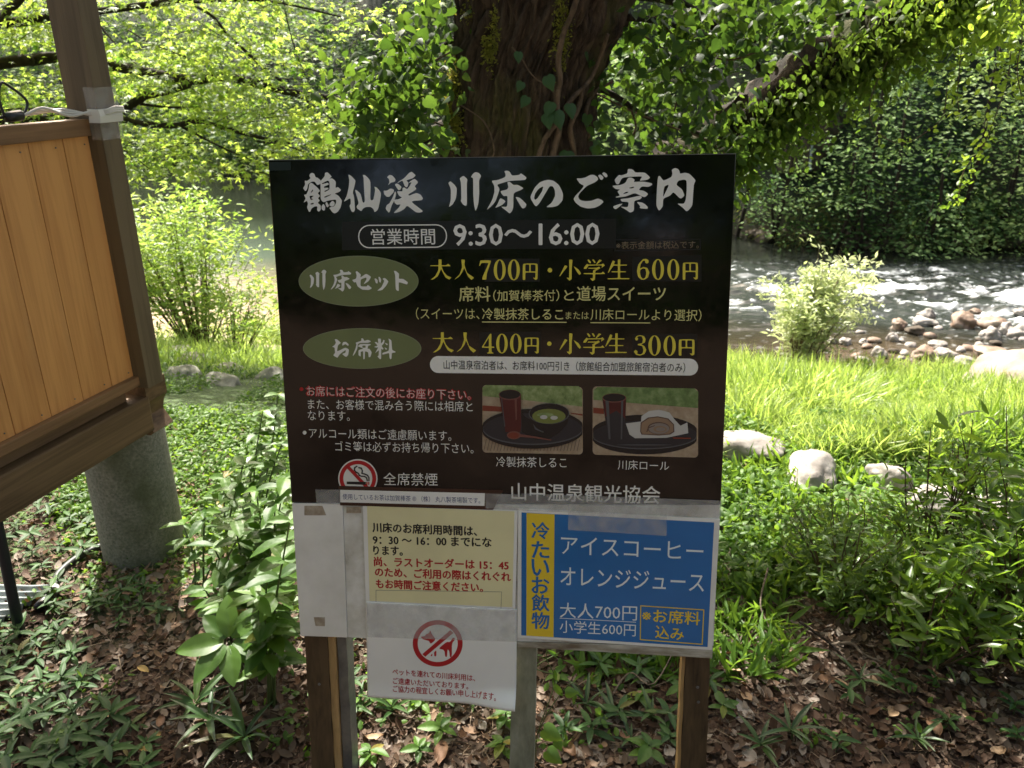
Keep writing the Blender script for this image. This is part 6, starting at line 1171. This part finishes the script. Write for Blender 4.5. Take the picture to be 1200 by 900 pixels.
# shrubs filling the left side of the board
words = ['lowest, beside the board\'s white panel', 'tall, leaning against the board\'s left edge', 'mid height behind the broad seedling', 'closest to the concrete pillar', 'behind the pillar side plant, in half shade', 'rearmost, brightest, near the mossy stones', 'low, between pillar and seedling']
for i, (bx, by, tips, sz) in enumerate([((318), 830, [(335, 690), (318, 640), (340, 610), (300, 700), (322, 730)], (.05, .09)), ((310), 760, [(322, 590), (300, 575), (335, 560), (285, 625), (318, 640), (335, 680)], (.045, .085)), ((275), 740, [(250, 640), (275, 610), (300, 660), (290, 640)], (.045, .08)),
                                    ((232), 700, [(215, 615), (240, 600), (255, 640)], (.04, .075)), ((262), 660, [(262, 560), (285, 545), (300, 590)], (.04, .075)), ((300), 620, [(308, 482), (326, 462), (330, 520), (296, 545)], (.04, .075)), ((255), 760, [(240, 690), (262, 700), (275, 680)], (.05, .08))]):
    b_ = ground(bx, by); plant('leafy_shrub', 'green leafy shrub left of the board, '+words[i], b_, [at(x, y, b_.y+rnd.uniform(-.12, .10)) for x, y in tips], blm if i not in (5, 1) else blm[:2]+bl[:1], sz, 'shrub', 'leafy shrubs between pillar and board', stem_r=.004)
# low lance leaved seedlings, lower left; built once per kind, then copied
def copy_plant(src, loc, rz, sc, label=None):
    r = src.copy(); COL.objects.link(r); r.location = loc; r.rotation_euler = (0, 0, rz); r.scale = (sc,)*3
    if label: r['label'] = label
    for ch in list(src.children):
        c_ = ch.copy(); COL.objects.link(c_); c_.parent = r; c_.matrix_parent_inverse = ch.matrix_parent_inverse
    return r
def proto(meshes, h, size, nl, spread=.0, stem_r=.0018, axup=.25, low_=0, name='seedling'):
    root = empty(name, (0, 0, 0)); bm = bmesh.new(); tube(bm, spline([(0, 0, -.02), (.004, .003, h*.5), (0, 0, h)], 4), stem_r, 5, cap=False)
    link('stem', bm_mesh(bm, 's'), root, M_stemg)
    for k in range(nl):
        z = h*(1-low_*(k/nl)); a = k*2.4+rnd.uniform(-.3, .3); leaf_obj('leaf', rnd.choice(meshes), (spread*math.cos(a), spread*math.sin(a), z), (math.cos(a), math.sin(a), axup+rnd.uniform(-.2, .2)), (rnd.uniform(-.2, .2), rnd.uniform(-.3, .1), 1), rnd.uniform(*size), root)
    return root
def scatter(protos, n, region, label, cat, group, s=(.8, 1.25), mind=.035):
    done = []; t = 0; first = [True]*len(protos)
    while len(done) < n and t < 4000:
        t += 1; px, py = rnd.uniform(*region[0]), rnd.uniform(*region[1])
        if len(region) > 2 and not region[2](px, py): continue
        p = ground(px, py)
        if any((p-q).length < mind for q in done): continue
        done.append(p); k = rnd.randrange(len(protos)); z = (p.x, p.y, p.z)
        if first[k]: first[k] = False; r = protos[k]; r.location = z; r.rotation_euler = (0, 0, rnd.uniform(0, 6)); tag(r, label, cat, group)
        else: r = copy_plant(protos[k], z, rnd.uniform(0, 6), rnd.uniform(*s)); tag(r, label, cat, group)
P1 = [proto(low, .045, (.035, .06), 7, low_=.5), proto(low, .06, (.04, .065), 8, low_=.5), proto(low, .03, (.03, .05), 6, low_=.4)]
scatter(P1, 62, ((-30, 175), (735, 915), lambda x, y: y > 740 + .25*max(0, x-60) and x < 40+(y-700)*.75), 'small dark green seedling with pointed leaves in the lower left corner', 'seedling', 'seedlings in the lower left corner', mind=.045)
P2 = [proto(low, .04, (.03, .05), 6, low_=.4), proto(low, .055, (.03, .055), 7, low_=.5)]
scatter(P2, 16, ((60, 200), (690, 740)), 'small pointed leaf seedling at the foot of the concrete pillar', 'seedling', 'seedlings at the foot of the pillar')
P3 = [proto(low, .05, (.035, .06), 7, low_=.5), proto(blm, .05, (.03, .055), 7, low_=.5)]
scatter(P3, 34, ((405, 850), (770, 900)), 'small green seedling in the litter under the board', 'seedling', 'seedlings under the board', mind=.06)
P4 = [proto(sas, .03, (.05, .09), 7, low_=.4, axup=.75, name='bamboo_grass'), proto(sas, .04, (.04, .08), 8, low_=.5, axup=1.1, name='bamboo_grass')]
scatter(P4, 15, ((395, 840), (760, 880)), 'tuft of narrow bamboo grass blades under the board', 'bamboo grass', 'bamboo grass under the board', mind=.07)
P5 = [proto(sas, .03, (.07, .13), 9, low_=.3, axup=.8, name='bamboo_grass')]; scatter(P5, 3, ((230, 345), (830, 890)), 'tuft of dark bamboo grass left of the left posts', 'bamboo grass', 'bamboo grass left of the posts', mind=.05)
P6 = [proto(sas, .03, (.04, .085), 8, low_=.3, axup=.7, name='bamboo_grass'), proto(low, .05, (.03, .05), 7, low_=.5)]; scatter(P6, 12, ((850, 1200), (760, 895)), 'green tuft growing through the litter at lower right', 'weed', 'tufts in the litter at lower right', mind=.08)
P7 = [proto(low, .05, (.035, .055), 7, low_=.5)]; scatter(P7, 14, ((0, 110), (590, 690)), 'leafy green seedling in sunlight under the stall', 'seedling', 'seedlings under the stall', mind=.07)
# climber by the middle post
g0 = ground(632, 905); root = empty('climber', tuple(g0), 'pale stemmed climber with arrow shaped leaves beside the grey middle post', 'climber'); bm = bmesh.new()
for pts in ([(628, 900), (630, 860), (650, 800), (640, 770), (648, 745)], [(630, 860), (645, 830), (670, 800), (683, 812)], [(648, 790), (628, 782), (655, 765)]): tube(bm, spline([at(x, y, 1.47) for x, y in pts], 5), .0014, 5, cap=False)
link('stem', bm_mesh(bm, 's', True), root, M_stemg)
hl = mesh_np('leaf', *HEART, True); hl.materials.append(M_bl); lm = [veined(30, .2, M_bl, n=6)]
for px, py, ax, s_, me in ((642, 762, (.8, -.1, -.5), .028, lm[0]), (650, 785, (.1, -.2, -1), .03, lm[0]), (648, 800, (.6, -.2, -.9), .045, lm[0]), (662, 812, (1, -.1, .1), .034, hl), (636, 855, (1, -.3, -.45), .055, hl), (640, 880, (.8, -.4, -.5), .05, hl), (652, 868, (.5, -.4, -.9), .03, hl), (700, 830, (.4, -.3, -.8), .02, hl)):
    leaf_obj('leaf', me, at(px, py, 1.47), ax, (0, -1, .6), s_, root)
# unseen woodland placed behind the viewer for the glossy panel to mirror
x = rng.uniform(-14, 14, 5200); pts = np.stack([x, -9 - rng.random(5200)*3 + .05*x*0, rng.uniform(0, 1, 5200)**.8*7.5], -1); pts = pts[fbm(pts[:, 0]*.5, pts[:, 2]*.8, 101) < .62]
for px, py, r_ in ((775, 290, .85), (800, 545, .45), (690, 640, .5)):      # gaps cut in that wood to put patches of sky in the gloss
    q = W(*S(px, py)); D_ = ray(px, py).normalized(); R_ = D_ - SN*2*D_.dot(SN)
    for Yg in (-9.5, -11): h_ = q + R_*((Yg-q.y)/R_.y); pts = pts[((pts[:, 0]-h_.x)/1.1)**2 + (pts[:, 2]-h_.z)**2 > r_**2]
o = sprayed(pts, 12, .35, (.26, .42), RHOMB, M_far, 'wood_behind'); tag(o, 'unseen leafy wood on the slope behind the viewer, mirrored in the board', 'wood', None, 'stuff')
